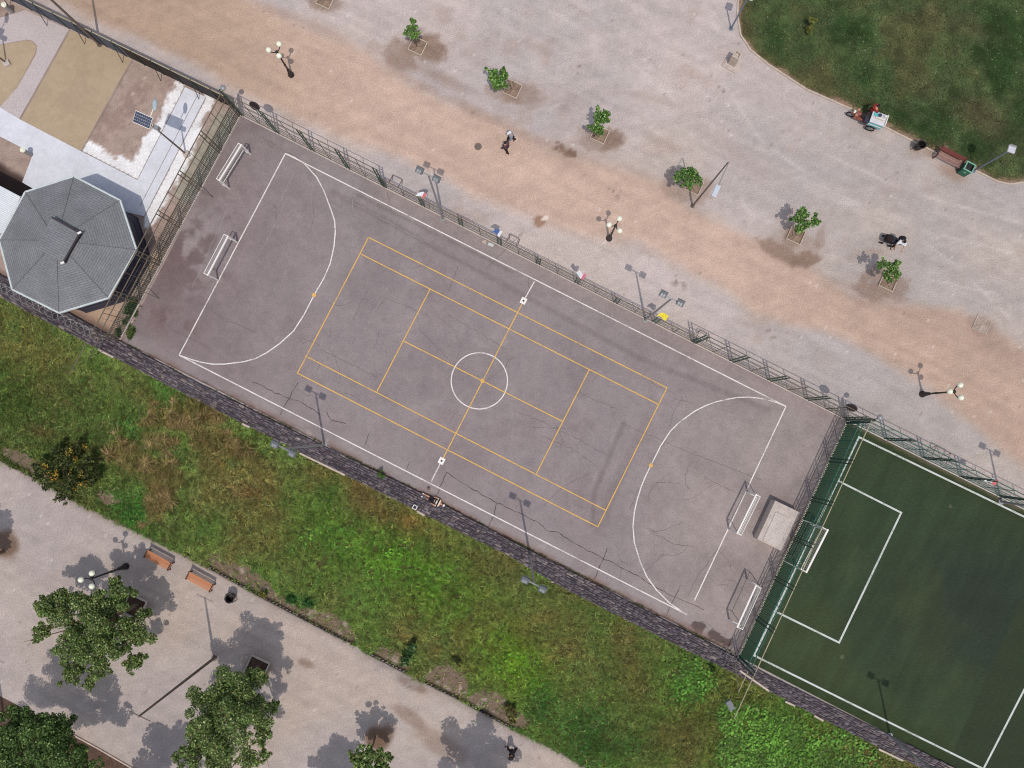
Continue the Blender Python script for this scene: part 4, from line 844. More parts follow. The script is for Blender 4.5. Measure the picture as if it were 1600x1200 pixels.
# ------------------------------------------------------------------ kiosk
def kiosk():
    he = 3.3; E = [P(x, y, he) for x, y in ((115, 277), (186, 314), (211, 390), (168, 464), (92, 487), (20, 451), (0, 375), (40, 301))]
    c = sum(E, Vector()) / 8; t = thing("kiosk", (c.x, c.y, 0), "octagonal kiosk with grey shingled roof and dark walls", "kiosk"); k = Vector((0, 0, 1))
    me = MB(); ap = Vector((c.x, c.y, he + 1.15)); vs = []; uv = []
    m, nt, b = _mat('grey_shingles', .9, 0, .15)
    N, L = nt.nodes.new, nt.links.new
    u_ = N("ShaderNodeUVMap"); br = N("ShaderNodeTexBrick"); br.inputs["Color1"].default_value = (*A(131, 132, 136), 1); br.inputs["Color2"].default_value = (*A(123, 124, 128), 1); br.inputs["Mortar"].default_value = (*A(106, 107, 114), 1)
    br.inputs["Scale"].default_value = 1; br.inputs["Mortar Size"].default_value = .02; br.inputs["Brick Width"].default_value = .55; br.inputs["Row Height"].default_value = .155
    L(u_.outputs[0], br.inputs["Vector"]); nz = N("ShaderNodeTexNoise"); nz.inputs["Scale"].default_value = .8; tc = N("ShaderNodeTexCoord"); L(tc.outputs["Object"], nz.inputs["Vector"])
    mr = N("ShaderNodeMapRange"); mr.inputs[1].default_value = .3; mr.inputs[2].default_value = .7; mr.inputs[3].default_value = .9; mr.inputs[4].default_value = 1.1; L(nz.outputs[0], mr.inputs[0])
    sc = N("ShaderNodeVectorMath"); sc.operation = 'SCALE'; L(br.outputs[0], sc.inputs[0]); L(mr.outputs[0], sc.inputs[3]); L(sc.outputs[0], b.inputs["Base Color"])
    bp = N("ShaderNodeBump"); bp.inputs["Strength"].default_value = .25; bp.inputs["Distance"].default_value = .015; L(br.outputs["Fac"], bp.inputs["Height"]); bp.invert = True; L(bp.outputs[0], b.inputs["Normal"])
    for i in range(8): me.add([E[i], ap, E[(i + 1) % 8]], [(0, 1, 2)])
    roof = me.build("roof", m, t, world=True); ul = roof.data.uv_layers.new(name="UVMap")
    for p in roof.data.polygons:
        i = p.index; e = (E[(i + 1) % 8] - E[i]); l = e.length; eh = e / l
        for li in p.loop_indices:
            q = roof.data.vertices[roof.data.loops[li].vertex_index].co + ORG[roof.name]; d = q - E[i]; s = d.dot(eh); r = (d - eh * s).length; ul.data[li].uv = (s, r)
    mb = MB()
    for i in range(8):
        a = E[i]; mb.tube([a + k * .02, ap + k * .02], .016, 4)
    mb.build("hip_cap", M['galv'] if 0 else mat('hip_grey', A(100, 101, 107), .95), roof, world=True)
    mb = MB()
    for i in range(8):
        a, bb = E[i], E[(i + 1) % 8]; d = bb - a; rz = math.atan2(d.y, d.x); o_ = Vector((a + bb) / 2) - c; o_.z = 0; o_.normalize()
        mb.box((a + bb) / 2 + o_ * .07 - k * .07, (d.length + .06, .12, .12), rz)
    mb.build("gutter", mat('pale_gutter', A(196, 204, 206), .5), roof, world=True)
    mb = MB(); Wp = [(c.x + (e.x - c.x) * .9, c.y + (e.y - c.y) * .9) for e in E]; mb.prism(Wp, 0, he - .06); mb.build("wall", M['navy'], t, world=True)
    mb = MB(); mb.prism([(c.x + (e.x - c.x) * .985, c.y + (e.y - c.y) * .985) for e in E], he - .1, he - .02); mb.build("soffit", M['navy'], t, world=True)
    mb = MB(); mb.prism([(c.x + (e.x - c.x) * .915, c.y + (e.y - c.y) * .915) for e in E], 0.0, .12); mb.build("plinth", M['navy'], t, world=True)
    for i in (1, 2, 3, 4):
        a, bb = Vector((*Wp[i], 0)), Vector((*Wp[(i + 1) % 8], 0)); d = (bb - a); rz = math.atan2(d.y, d.x); o_ = (a + bb) / 2 - Vector((c.x, c.y, 0)); o_.normalize()
        mb = MB(); mb.box((a + bb) / 2 + o_ * .02 + k * 1.6, (d.length * .6, .06, 1.1), rz); f = mb.build("shutter", mat('shutter_grey', A(54, 53, 68), .6), t, world=True)
        mb = MB(); mb.box((a + bb) / 2 + o_ * .05 + k * 1.02, (d.length * .66, .10, .05), rz); mb.build("sill", M['navy'], f, world=True)
    # raised square cap
    hc = he + 1.13; C4 = [P(x, y, hc) for x, y in ((81, 339.5), (125, 364), (98.5, 411), (55, 387))]
    mb = MB(); cc_ = sum(C4, Vector()) / 4; mb.add(C4 + [cc_ + k * .12], [(4, 1, 0), (4, 2, 1), (4, 3, 2), (4, 0, 3)]); cap = mb.build("raised_cap", m, roof, world=True)
    ul = cap.data.uv_layers.new(name="UVMap")
    for l in cap.data.loops:
        q = cap.data.vertices[l.vertex_index].co; ul.data[l.index].uv = (q.x * .9 - q.y * .45, q.x * .45 + q.y * .9)
    mb = MB(); mb.prism([(p.x, p.y) for p in [cc_ + (q - cc_) * .97 for q in C4]], he + .5, hc - .01); mb.build("cap_wall", M['black'], roof, world=True)
    mb = MB()
    for a, bb in ((0, 1), (1, 2)):
        d = C4[bb] - C4[a]; mb.box((C4[a] + C4[bb]) / 2 + k * .0, (d.length, .11, .08), math.atan2(d.y, d.x))
    mb.build("cap_trim", mat('dark_trim', A(62, 54, 58), .6), roof, world=True)
    mb = MB()
    for i, dz in ((1, .07), (2, .07)): mb.box(C4[i] + k * dz, (.24, .13, .05), .45)
    mb.build("cap_end", M['white'], roof, world=True)
kiosk()
def shed():
    h = 2.6; q = [P(x, y, h) for x, y in ((-70, 253), (36, 309), (6, 366), (-100, 311))]; c = sum(q, Vector()) / 4; t = thing("shed", (c.x, c.y, 0), "shed with white corrugated metal roof beside the kiosk", "shed")
    e = q[1] - q[0]; f = q[3] - q[0]; n = 44; V = []; Fc = []
    for i in range(n + 1):
        s = i / n; z = .05 * (1 if i % 2 else 0) + .22 * (1 - s); V += [q[0] + f * s + Vector((0, 0, z)), q[0] + f * s + e + Vector((0, 0, z))]
    mb = MB(); mb.add(V, [(2 * i, 2 * i + 2, 2 * i + 3, 2 * i + 1) for i in range(n)]); mb.build("roof", M['shed'], t, world=True)
    mb = MB(); mb.prism([(c.x + (p.x - c.x) * .93, c.y + (p.y - c.y) * .93) for p in q], 0, h - .04); mb.build("wall", M['wall_blue'], t, world=True)
    mb = MB(); d = q[2] - q[1]; mb.box((q[1] + q[2]) / 2 + (c - (q[1] + q[2]) / 2) * .066 + Vector((0, 0, -1.55)), (1.0, .08, 2.05), math.atan2(d.y, d.x)); mb.build("door", M['galv'], t, world=True)
shed()

# ------------------------------------------------------------------ lamps and poles
def globe_lamp():
    h = 3.4; t = thing("globe_lamp", (0, 0, 0), "x", "street lamp", "three-globe street lamps")
    mb = MB(); mb.cyl((0, 0, 0), (0, 0, .12), .24, .22, 12); mb.cyl((0, 0, .12), (0, 0, .75), .19, .1, 12); mb.ball((0, 0, .75), .12, 10); mb.build("base", M['black'], t)
    mb = MB(); mb.cyl((0, 0, .75), (0, 0, h), .07, .055, 10); mb.ball((0, 0, h), .12, 10); mb.ball((0, 0, h * .45), .09, 10, (1, 1, .5)); mb.build("pole", M['black'], t)
    for a in (180, 62, -60):
        a = math.radians(a); u = Vector((math.cos(a), math.sin(a), 0)); z = Vector((0, 0, 1)); mb = MB()
        mb.tube([z * h, u * .22 + z * (h - .1), u * .42 + z * (h - .02), u * .47 + z * (h + .08)], .035, 6); mb.cyl(u * .47 + z * (h + .05), u * .47 + z * (h + .12), .09, .07); ar = mb.build("arm", M['black'], t)
        mb = MB(); mb.ball(u * .47 + z * (h + .27), .19, 16); mb.build("globe", M['globe'], ar, smooth=True)
    return t
gl = globe_lamp()
LAMPS = [((455, 117), 3.45, "three-globe street lamp on the tan sand above the kiosk yard"), ((951.7, 372.5), 3.5, "three-globe street lamp in the middle of the sand band above the low fence"), ((1441, 616), 4.0, "three-globe street lamp above the turf pitch"), ((197, 884.7), 4.5, "three-globe street lamp on the lower promenade beside the slatted benches")]
for i, (b, h, lab) in enumerate(LAMPS):
    o = gl if i == 0 else place_copy(gl, (0, 0, 0), 0, lab); o.location = P(*b); o["label"] = lab; o.scale = (1, 1, h / 3.4)
    for ch in o.children_recursive:
        if ch.name.startswith("globe"): ch.scale = (1, 1, 3.4 / h); ch.location = (0, 0, (3.67) * (1 - 3.4 / h))
def floodlight(h=9.7):
    t = thing("floodlight_pole", (0, 0, 0), "x", "floodlight", "twin floodlight poles round the courts")
    mb = MB(); mb.cyl((0, 0, 0), (0, 0, h), .085, .055, 10); mb.cyl((0, 0, 0), (0, 0, .06), .2, .2, 10); mb.build("pole", M['galv'], t)
    mb = MB(); mb.cyl((-.55, .28, h), (.55, -.28, h), .04); mb.build("crossarm", M['galv'], t)
    rz = math.atan2(-.28, .55)
    for s in (-1, 1):
        c = Vector((s * .5, -s * .26, h + .12)); R = (Matrix.Rotation(rz, 3, 'Z') @ Matrix.Rotation(math.radians(26), 3, 'X')); mb = MB(); mb.box(c, (.46, .38, .17), rot=R)
        for k in (-.15, 0, .15): mb.box(c + R @ Vector((k, 0, .1)), (.03, .4, .06), rot=R)
        hd = mb.build("lamp_head", M['flood'], t); mb = MB(); mb.box(c + R @ Vector((0, -.06, .095)), (.3, .2, .03), rot=R); mb.build("gear_box", M['galv'], hd); mb = MB(); mb.box(c + R @ Vector((0, 0, -.1)), (.42, .34, .03), rot=R); mb.build("glass", M['globe'], hd)
    return t
fl = floodlight()
FL = [((692, 342), 0.0, "twin floodlight pole by the left part of the low side fence"), ((1008, 500), 0.0, "twin floodlight pole by the yellow pennant"), ((507, 695), 0.0, "twin floodlight pole at the stone wall left of the lying person"), ((828, 867), 0.0, "twin floodlight pole at the stone wall right of the lying person"), ((1390, 1149), 0.0, "floodlight pole at the stone wall beside the turf pitch"), ((1564, 784), 0.0, "floodlight pole at the top fence of the turf pitch")]
for i, (b, rz, lab) in enumerate(FL):
    o = fl if i == 0 else place_copy(fl, (0, 0, 0), 0, lab); o.location = P(*b); o.rotation_euler.z = rz; o["label"] = lab
    o.scale.z = (9.7, 9.2, 9.7, 10.1, 10, 9.6)[i] / 9.7
def tee_pole(h=11.0):
    t = thing("tall_pole", (0, 0, 0), "x", "pole", "tall brown poles with a short crossbar")
    mb = MB(); mb.cyl((0, 0, 0), (0, 0, h), .1, .06, 10); mb.cyl((0, 0, 0), (0, 0, .05), .2, .2, 10); mb.build("pole", M['bronze'], t)
    mb = MB(); mb.cyl((-.62, .29, h - .1), (.62, -.29, h - .1), .03); mb.build("crossbar", M['bronze'], t)
    return t
tp = tee_pole(); tp.location = P(335, 1028); tp["label"] = "tall brown pole with a crossbar on the lower promenade between two trees"
place_copy(tp, P(156, 70), 0, "tall brown pole rising from the spiked yard wall"); place_copy(tp, P(7, 1124), 0, "tall brown pole at the left edge of the lower promenade")
def arm_lamp():
    b = P(1082, 322); h = 9.5; t = thing("arm_lamp", b, "tall street lamp with long bent arm beside a young tree", "street lamp"); top = P(1146, 252, h) - b; hd = P(1123, 302, h + .3) - b; top.x = 0; top.y = 0; hd = hd - (P(1146, 252, h) - b) * 1; hd.z = 0
    hd = (P(1123, 302, h) - P(1147, 250, h)); z = Vector((0, 0, 1))
    mb = MB(); mb.cyl((0, 0, 0), z * (h - .3), .075, .04, 10); mb.cyl((0, 0, 0), (0, 0, .04), .16, .16, 8); mb.build("pole", M['bronze'], t)
    mb = MB(); mb.tube([z * (h - .35), z * (h - .05) + hd * .03, z * (h + .1) + hd * .12, z * (h + .25) + hd * .8], .028, 8); mb.build("arm", M['galv'], t)
    mb = MB(); mb.box(z * (h + .27) + hd * .95, (.75, .3, .14), math.atan2(hd.y, hd.x)); mb.build("lamp_head", mat('lamp_alu', A(196, 202, 216), .4, ((5, .1),)), t, bevel=.04)
arm_lamp()
def park_lamp(h=4.0):
    t = thing("park_lamp", (0, 0, 0), "x", "lamp", "grey park lamps with a box head")
    mb = MB(); mb.cyl((0, 0, 0), (0, 0, h), .06, .05, 10); mb.cyl((0, 0, 0), (0, 0, .05), .16, .16, 8); mb.build("pole", mat('blue_grey_paint', A(112, 122, 140), .5, ((5, .1),)), t)
    mb = MB(); mb.box((.16, .12, h + .05), (.5, .5, .12), -.35); hd = mb.build("lamp_head", mat('lamp_white', A(196, 196, 206), .4, ((5, .1),)), t, bevel=.03)
    mb = MB(); mb.box((.22, .33, h + .12), (.42, .1, .08), -.35); mb.build("bracket", M['galv'], hd)
    return t
pl = park_lamp(); pl.location = P(1521, 267); pl["label"] = "grey park lamp with a white box head behind the green bin"
place_copy(pl, P(1142, 45), 0, "blue grey park lamp at the lawn kerb near the concrete pedestal")
def solar_lamp():
    b = P(290, 240); t = thing("solar_lamp", b, "solar street lamp with dark panel on the white path beside the end fence", "street lamp", "solar street lamps in the kiosk yard"); h = 5.1; z = Vector((0, 0, 1))
    def off(x, y, hh): q = P(x, y, hh) - b; q.z = hh; return q
    tp_ = Vector((0, 0, h)); shift = off(238, 197, h); shift = Vector((-shift.x, -shift.y, 0))
    def o2(x, y, hh): q = off(x, y, hh) + shift; q.z = hh; return q
    mb = MB(); mb.cyl((0, 0, 0), tp_, .07, .045, 10); mb.build("pole", M['bronze'], t); mb = MB(); mb.box((0.1, -.1, .1), (.42, .42, .2), .5); mb.build("footing", M['slab'], t)
    R = Matrix.Rotation(-.42, 3, 'Z') @ Matrix.Rotation(math.radians(18), 3, 'X'); pc = o2(222, 187, h + .35)
    mb = MB(); mb.box(pc, (1.22, .78, .04), rot=R); fr = mb.build("panel_frame", M['white'], t)
    mb = MB()
    for i in range(9):
        for j in range(4): mb.box(pc + R @ Vector((-.528 + i * .132, -.27 + j * .18, .022)), (.122, .168, .012), rot=R)
    mb.build("cells", M['panel'], fr)
    mb = MB(); mb.tube([tp_, pc + Vector((.1, -.1, -.08))], .04); mb.build("bracket", M['bronze'], t)
    a0, a1 = o2(234, 182, h + .3), o2(243, 157, h + .5); mb = MB(); mb.tube([tp_ + z * .02, a0, a0.lerp(a1, .5)], .03); mb.build("arm", M['white'], t)
    mb = MB(); mb.ball(a0.lerp(a1, .75), .42, 12, (.38, 1, .22)); lh = mb.build("lamp_head", mat('lamp_grey', A(166, 182, 190), .35, ((5, .1),)), t, smooth=True)
    mb = MB(); mb.box(tp_ + Vector((.12, .0, -.25)), (.38, .25, .35), -.4); mb.build("battery_box", M['galv'], t)
    return t
slp = solar_lamp(); place_copy(slp, P(10, 98), 0, "solar street lamp at the far left of the kiosk yard")
def bollard():
    t = thing("bollard_light", (0, 0, 0), "x", "bollard", "grey bollard lights in the kiosk yard"); mb = MB(); mb.cyl((0, 0, 0), (0, 0, .95), .14, .14, 14); mb.build("post", M['galv'], t)
    mb = MB(); mb.cyl((0, 0, .95), (0, 0, 1.04), .19, .19, 14); mb.ball((0, 0, 1.04), .13, 12, (1, 1, .5), 0.0); mb.build("cap", M['globe'], t)
    return t
bo = bollard(); bo.location = P(49, 242); bo["label"] = "grey bollard light on the white path near the kiosk"; place_copy(bo, P(20, 19), 0, "grey bollard light in the top left corner by the metal wall")

# ------------------------------------------------------------------ benches, bins, small furniture
def bench(label, loc, rz, mw, group, L=1.95, back=True):
    t = thing("park_bench", loc, label, "bench", group, rz)
    for i in range(5): mb = MB(); mb.box((0, -.22 + i * .105, .45), (L, .066, .04)); mb.build("seat_slat", mw[0], t)
    if back:
        for i in range(3): mb = MB(); mb.box((0, .31 + .04 * i, .56 + i * .12), (L, .035, .09), rot=Matrix.Rotation(-.3, 3, 'X')); mb.build("back_slat", mw[1], t)
    for s in (-1, 1):
        mb = MB(); x = s * (L / 2 - .04); mb.box((x, 0.0, .4), (.06, .62, .07)); mb.box((x, -.25, .2), (.06, .07, .4)); mb.box((x, .26, .2), (.06, .07, .4)); mb.tube([(x, .28, .4), (x, .42, .88)], .03); mb.box((x, .02, .62), (.06, .5, .05)); mb.box((x, -.22, .52), (.05, .05, .2)); mb.build("end_frame", M['black'], t)
    return t
RB = ang_px((230, 864), (270, 886))
BG = "orange slatted benches on the lower promenade"
b1 = bench("orange slatted bench on the lower promenade farther from the black bin", P(251.5, 874), RB, (M['wood'], M['wood']), BG)
place_copy(b1, P(316, 907.5), RB, "orange slatted bench on the lower promenade nearer the black bin")
bench("red brown bench at the lawn kerb beside the green bin", P(1478, 252), ang_px((1462, 243), (1504, 265)), (M['redwood_pale'], M['redwood']), None, 1.95)
def bin_black(label, loc, rz, lean=0):
    t = thing("litter_bin", loc, label, "bin", None, rz)
    for s in (-1, 1): mb = MB(); mb.cyl((s * .36, 0, 0), (s * .36, 0, .95), .03); mb.build("post", M['black'], t)
    mb = MB(); n = 18; V = []
    for r, z in ((.24, .2), (.31, .85), (.34, .88), (.27, .86), (.21, .25)): V += [(r * math.cos(2 * PI * i / n), r * math.sin(2 * PI * i / n), z) for i in range(n)]
    mb.add(V, [(k * n + i, k * n + (i + 1) % n, (k + 1) * n + (i + 1) % n, (k + 1) * n + i) for k in range(4) for i in range(n)] + [tuple(range(4 * n, 5 * n)), tuple(range(n - 1, -1, -1))]); mb.build("bucket", M['black'], t)
    mb = MB(); mb.cyl((-.36, 0, .6), (.36, 0, .6), .02); mb.build("hinge_bar", M['black'], t)
bin_black("black round litter bin on posts near the slatted benches", P(365, 931), RB - .3)
bin_black("black round litter bin at the lawn kerb beside the red brown bench", P(1431, 232), .2)
def bin_green():
    t = thing("litter_bin", P(1503, 268), "square green litter bin with open top at the lawn kerb", "bin", None, -.5); h = .95; a = .3
    mb = MB(); mb.box((0, -a, .5), (2 * a, .04, .9)); mb.box((0, a, .5), (2 * a, .04, .9)); mb.box((-a, 0, .5), (.04, 2 * a - .042, .9)); mb.box((a, 0, .5), (.04, 2 * a - .042, .9)); mb.box((0, 0, .1), (2 * a - .05, 2 * a - .05, .06)); mb.build("box", M['bin_green'], t)
    mb = MB(); mb.box((0, -a, h + .02), (2 * a + .1, .07, .04)); mb.box((0, a, h + .02), (2 * a + .1, .07, .04)); mb.box((-a, 0, h + .02), (.07, 2 * a - .07, .04)); mb.box((a, 0, h + .02), (.07, 2 * a - .07, .04)); mb.build("rim", M['bin_rim'], t)
    mb = MB(); mb.box((0, 0, .72), (2 * a - .06, 2 * a - .06, .1)); mb.build("rubbish_bag", M['black'], t)
    mb = MB(); pts = [(.12 * math.cos(q) * r, -a - .024, .62 + .12 * math.sin(q) * r) for q, r in zip(np.linspace(0, 2 * PI, 13)[:-1], (1, .6, .9, 1, .6, .9, 1, .6, .9, 1, .6, .9))]; mb.add(pts, [tuple(range(12))]); mb.build("emblem", M['bin_rim'], t)
bin_green()
def pedestal():
    t = thing("concrete_pedestal", P(1144, 99), "hollow square concrete pedestal on a low base by the lawn", "pedestal", None, ang_px((1130, 101), (1146, 110)))
    mb = MB(); mb.box((0, 0, .05), (1.15, 1.1, .1)); mb.box((0, 0, .13), (.95, .9, .07)); mb.build("base", M['slab'], t, bevel=.015)
    mb = MB(); a, h = .23, 1.15
    for x, y, dx, dy in ((0, -a, 2 * a + .1, .1), (0, a, 2 * a + .1, .1), (-a, 0, .1, 2 * a - .1), (a, 0, .1, 2 * a - .1)): mb.box((x, y, h / 2 + .16), (dx, dy, h))
    mb.build("shaft", M['kerb'], t); mb = MB(); mb.box((0, 0, .7), (2 * a - .1, 2 * a - .1, .9)); mb.build("core", M['slab'], t)
pedestal()
t = thing("manhole_cover", P(747, 229), "round brown manhole cover on the sand near the walking pair", "manhole"); mb = MB(); mb.cyl((0, 0, 0), (0, 0, .02), .27, .26, 20); mb.build("frame", M['iron'], t); mb = MB(); mb.cyl((0, 0, .02), (0, 0, .028), .2, .2, 20); mb.build("lid", M['bronze'], t)
t = thing("ball", P(670, 763), "brown ball on the court by the lying person", "ball"); mb = MB(); mb.ball((0, 0, .12), .12, 16); mb.build("shell", mat('ball_brown', A(120, 96, 88), .6), t, smooth=True)
t = thing("white_box", P(649.5, 791.5), "small open white box on the stone wall near the lying person", "box", None, RZF); mb = MB()
for x, y, dx, dy in ((0, -.13, .3, .04), (0, .13, .3, .04), (-.13, 0, .04, .22), (.13, 0, .04, .22)): mb.box((x, y, .42), (dx, dy, .26))
mb.build("sides", M['white'], t); mb = MB(); mb.box((0, 0, .36), (.22, .22, .06)); mb.build("bottom", M['navy'], t)
for q, s, lab in (((767, 383), (.42, .22, .16), "whitish concrete lump by the fence foot near the blue pennant"), ((757, 378), (.3, .25, .1), "flat grey broken slab by the fence foot near the blue pennant")):
    t = thing("rubble_piece", P(*q), lab, "rubble", "broken concrete by the side fence", RZF + .1); mb = MB(); mb.box((0, 0, s[2] / 2 + .012), s); mb.box((.05, .03, s[2] * .6), (s[0] * .7, s[1] * .8, s[2])); mb.build("chunk", M['kerb'] if s[2] < .12 else M['white_line2'], t, bevel=.02)

# ------------------------------------------------------------------ trees
def leaf_cloud(name, blobs, nleaf, size, cols, parent, seed, flat=.5):
    """many small leaf faces spread through lobes of a crown; blobs: (x, y, z, r) world"""
    rg = np.random.default_rng(seed); wts = np.array([b[3] ** 2 for b in blobs]); wts /= wts.sum()
    idx = rg.choice(len(blobs), nleaf, p=wts); B = np.array(blobs)[idx]
    d = rg.normal(size=(nleaf, 3)); d /= np.linalg.norm(d, axis=1)[:, None]; rr = rg.random(nleaf) ** .4
    c = B[:, :3] + d * (rr * B[:, 3])[:, None] * np.array([1, 1, .8])
    nrm = rg.normal(size=(nleaf, 3)) * .6 + np.array([0, 0, 1]) * flat + d * .25; nrm /= np.linalg.norm(nrm, axis=1)[:, None]
    t = np.cross(nrm, rg.normal(size=(nleaf, 3))); t /= np.linalg.norm(t, axis=1)[:, None] + 1e-9; b2 = np.cross(nrm, t)
    s = size * rg.uniform(.6, 1.3, nleaf); s = s[:, None]
    V = np.stack([c - t * s * .6, c + b2 * s * .42 + nrm * s * .08, c + t * s * .65, c - b2 * s * .42 + nrm * s * .08], 1).reshape(-1, 3)
    cc_ = np.array(cols, float)[rg.integers(0, len(cols), nleaf)] * rg.uniform(.7, 1.3, nleaf)[:, None]
    o0 = np.array(ORG[parent.name]); return np_mesh(name, V - o0, 4, np.arange(len(V)), lin(np.clip(np.repeat(cc_, 4, 0), 0, 255)) / K, M['leaf'], parent)
def tree(name, base, lobes, label, cat, nleaf, lsize, cols, seed, group=None, tr=.12, sub=13, hk=1.0):
    """base in the photo; lobes: (x, y, h, r) with x, y where the photo shows the lobe at height h"""
    rd = random.Random(seed); b = P(*base); t = thing(name, b, label, cat, group); L = []; cen = []
    for x, y, h, r in lobes:
        h *= hk; c = P(x, y, h); cen.append(c); L.append((c.x, c.y, c.z, r * .6))
        for k in range(sub):
            v = Vector((rd.gauss(0, 1), rd.gauss(0, 1), rd.gauss(0, .7))).normalized() * r * rd.uniform(.45, .95); L.append((c.x + v.x, c.y + v.y, c.z + v.z, r * rd.uniform(.14, .34)))
    mid = sum(cen, Vector()) / len(cen); fork = Vector((b.x + (mid.x - b.x) * .25, b.y + (mid.y - b.y) * .25, mid.z * .55))
    mb = MB(); mb.tube([b, b.lerp(fork, .5) + Vector((.02, -.03, 0)), fork], [tr, tr * .8, tr * .65], 8); tk = mb.build("trunk", M['bark'], t, world=True)
    mb = MB()
    for c in cen: m_ = fork.lerp(c, .5) + Vector((rd.uniform(-.15, .15), rd.uniform(-.15, .15), .1)); mb.tube([fork, m_, c, c + (c - fork) * .18], [tr * .5, tr * .32, tr * .16, tr * .05], 5)
    mb.build("limbs", M['bark'], tk, world=True)
    leaf_cloud("crown", L, nleaf, lsize, cols, t, seed); return t
GREEN = [(104, 130, 70), (88, 114, 56), (126, 150, 84), (72, 98, 48), (170, 186, 128), (110, 136, 74), (138, 156, 92), (120, 116, 72)]
BT = "broad leafy trees on the lower promenade"
tree("broadleaf_tree", (214, 944), [(95, 960, 5.2, 1.5), (150, 953, 6, 1.5), (185, 928, 5.5, 1.1), (112, 1008, 5.6, 1.7), (160, 995, 6.4, 2.0), (207, 985, 5.2, 1.5), (112, 1050, 4.9, 1.0), (158, 1040, 5.2, .9), (212, 1035, 4.6, .75), (68, 985, 4.6, .7), (58, 997, 4.3, .4), (70, 945, 5, .8), (140, 1068, 4.6, .5), (180, 912, 5, .6)], "broad leafy tree below the promenade street lamp", "tree", 42000, .112, GREEN, 11, BT, .16, hk=.77)
tree("broadleaf_tree", (404, 1040), [(398, 1062, 5.2, 1.1), (370, 1082, 6, 1.6), (330, 1102, 5.8, 1.6), (362, 1122, 6.6, 1.9), (400, 1110, 5.4, 1.4), (310, 1145, 5.4, 1.5), (350, 1162, 6, 1.8), (300, 1180, 5, 1.1), (345, 1195, 5.5, 1.3), (408, 1150, 4.8, .8), (415, 1180, 4.4, .5), (385, 1185, 4.8, .9), (425, 1105, 4.6, .6)], "broad leafy tree right of the tall brown pole on the lower promenade", "tree", 43000, .112, GREEN, 12, BT, .16, hk=.87)
tree("broadleaf_tree", (112, 1130), [(96, 1138, 4.6, .9), (35, 1122, 5.2, 1.2), (62, 1138, 5.8, 1.5), (18, 1152, 5.8, 1.6), (72, 1168, 6.2, 1.8), (28, 1188, 6, 1.8), (100, 1152, 5, 1.1), (112, 1188, 5, 1.4), (140, 1205, 4.6, 1.0), (-20, 1180, 5.5, 1.6), (60, 1215, 5.6, 1.6)], "broad leafy tree in the bottom left corner over the soil bed", "tree", 40000, .112, [(88, 116, 60), (72, 100, 48), (106, 134, 70), (64, 90, 46), (134, 156, 94)], 13, BT, .12)
tree("broadleaf_tree", (586, 1152), [(560, 1185, 3.3, .75), (578, 1180, 3.6, .8), (595, 1190, 3.2, .7), (565, 1200, 3.3, .8), (592, 1205, 3.2, .7)], "small leafy tree at the bottom edge on damp soil", "tree", 3200, .17, GREEN, 14, BT, .08)
tree("broadleaf_tree", (262, 1222), [(200, 1272, 5.6, 1.7), (235, 1290, 6, 1.9), (190, 1310, 5.6, 1.6), (240, 1250, 5.2, 1.0)], "leafy tree beyond the bottom edge left of the second tree", "tree", 7000, .21, GREEN, 15, BT, .15)
tree("broadleaf_tree", (752, 1215), [(720, 1285, 6, 1.8), (755, 1275, 6.2, 1.9), (780, 1300, 5.6, 1.6), (745, 1310, 6, 1.8)], "leafy tree beyond the bottom edge beside the dark clothed walker", "tree", 8000, .21, GREEN, 16, BT, .15)
tree("broadleaf_tree", (510, 1238), [(490, 1300, 5.4, 1.4), (515, 1295, 5.6, 1.6), (500, 1320, 5.4, 1.5)], "leafy tree beyond the bottom edge below the small tree", "tree", 5500, .21, GREEN, 17, BT, .14)
tree("broadleaf_tree", (6, 862), [(-75, 885, 5.2, 1.3), (-95, 870, 5, 1.2), (-80, 905, 5, 1.1)], "leafy tree beyond the left edge on the lower promenade", "tree", 5000, .21, GREEN, 18, BT, .14)
YG = [(104, 144, 72), (88, 128, 60), (124, 160, 84), (80, 114, 56), (150, 180, 108)]
YT = "young trees in square planters on the plaza"
YOUNG = [((651, 72), [(645, 33, 2.9, .3), (643, 45, 2.7, .42), (648, 55, 2.3, .38), (634, 50, 2.5, .25)], "young tree with a narrow pointed crown on a dark damp circle of soil"),
         ((800, 139), [(770, 115, 2.6, .5), (778, 125, 2.4, .55), (788, 118, 2.5, .4), (776, 135, 2.2, .35), (786, 109, 2.7, .25)], "young tree with a bushy crown left of an open weedy planter"),
         ((938, 210), [(934, 180, 2.7, .5), (942, 186, 2.6, .45), (930, 200, 2.3, .5), (938, 206, 2.1, .3), (950, 178, 2.6, .28)], "young bright green tree near the walking pair"),
         ((1080, 296), [(1068, 275, 2.5, .5), (1082, 272, 2.6, .55), (1076, 286, 2.3, .5), (1092, 282, 2.4, .35), (1068, 266, 2.5, .3)], "young round tree beside the tall bent arm lamp"),
         ((1243, 367), [(1247, 342, 2.5, .42), (1258, 335, 2.6, .45), (1250, 358, 2.2, .42), (1274, 345, 2.5, .38), (1262, 350, 2.4, .4), (1256, 328, 2.6, .25)], "young tree with a forked crown over a dark soil bowl"),
         ((1387, 443), [(1382, 412, 2.6, .42), (1395, 418, 2.5, .5), (1388, 432, 2.3, .45), (1402, 428, 2.4, .35), (1400, 412, 2.5, .25)], "young tree below the person with the pram")]
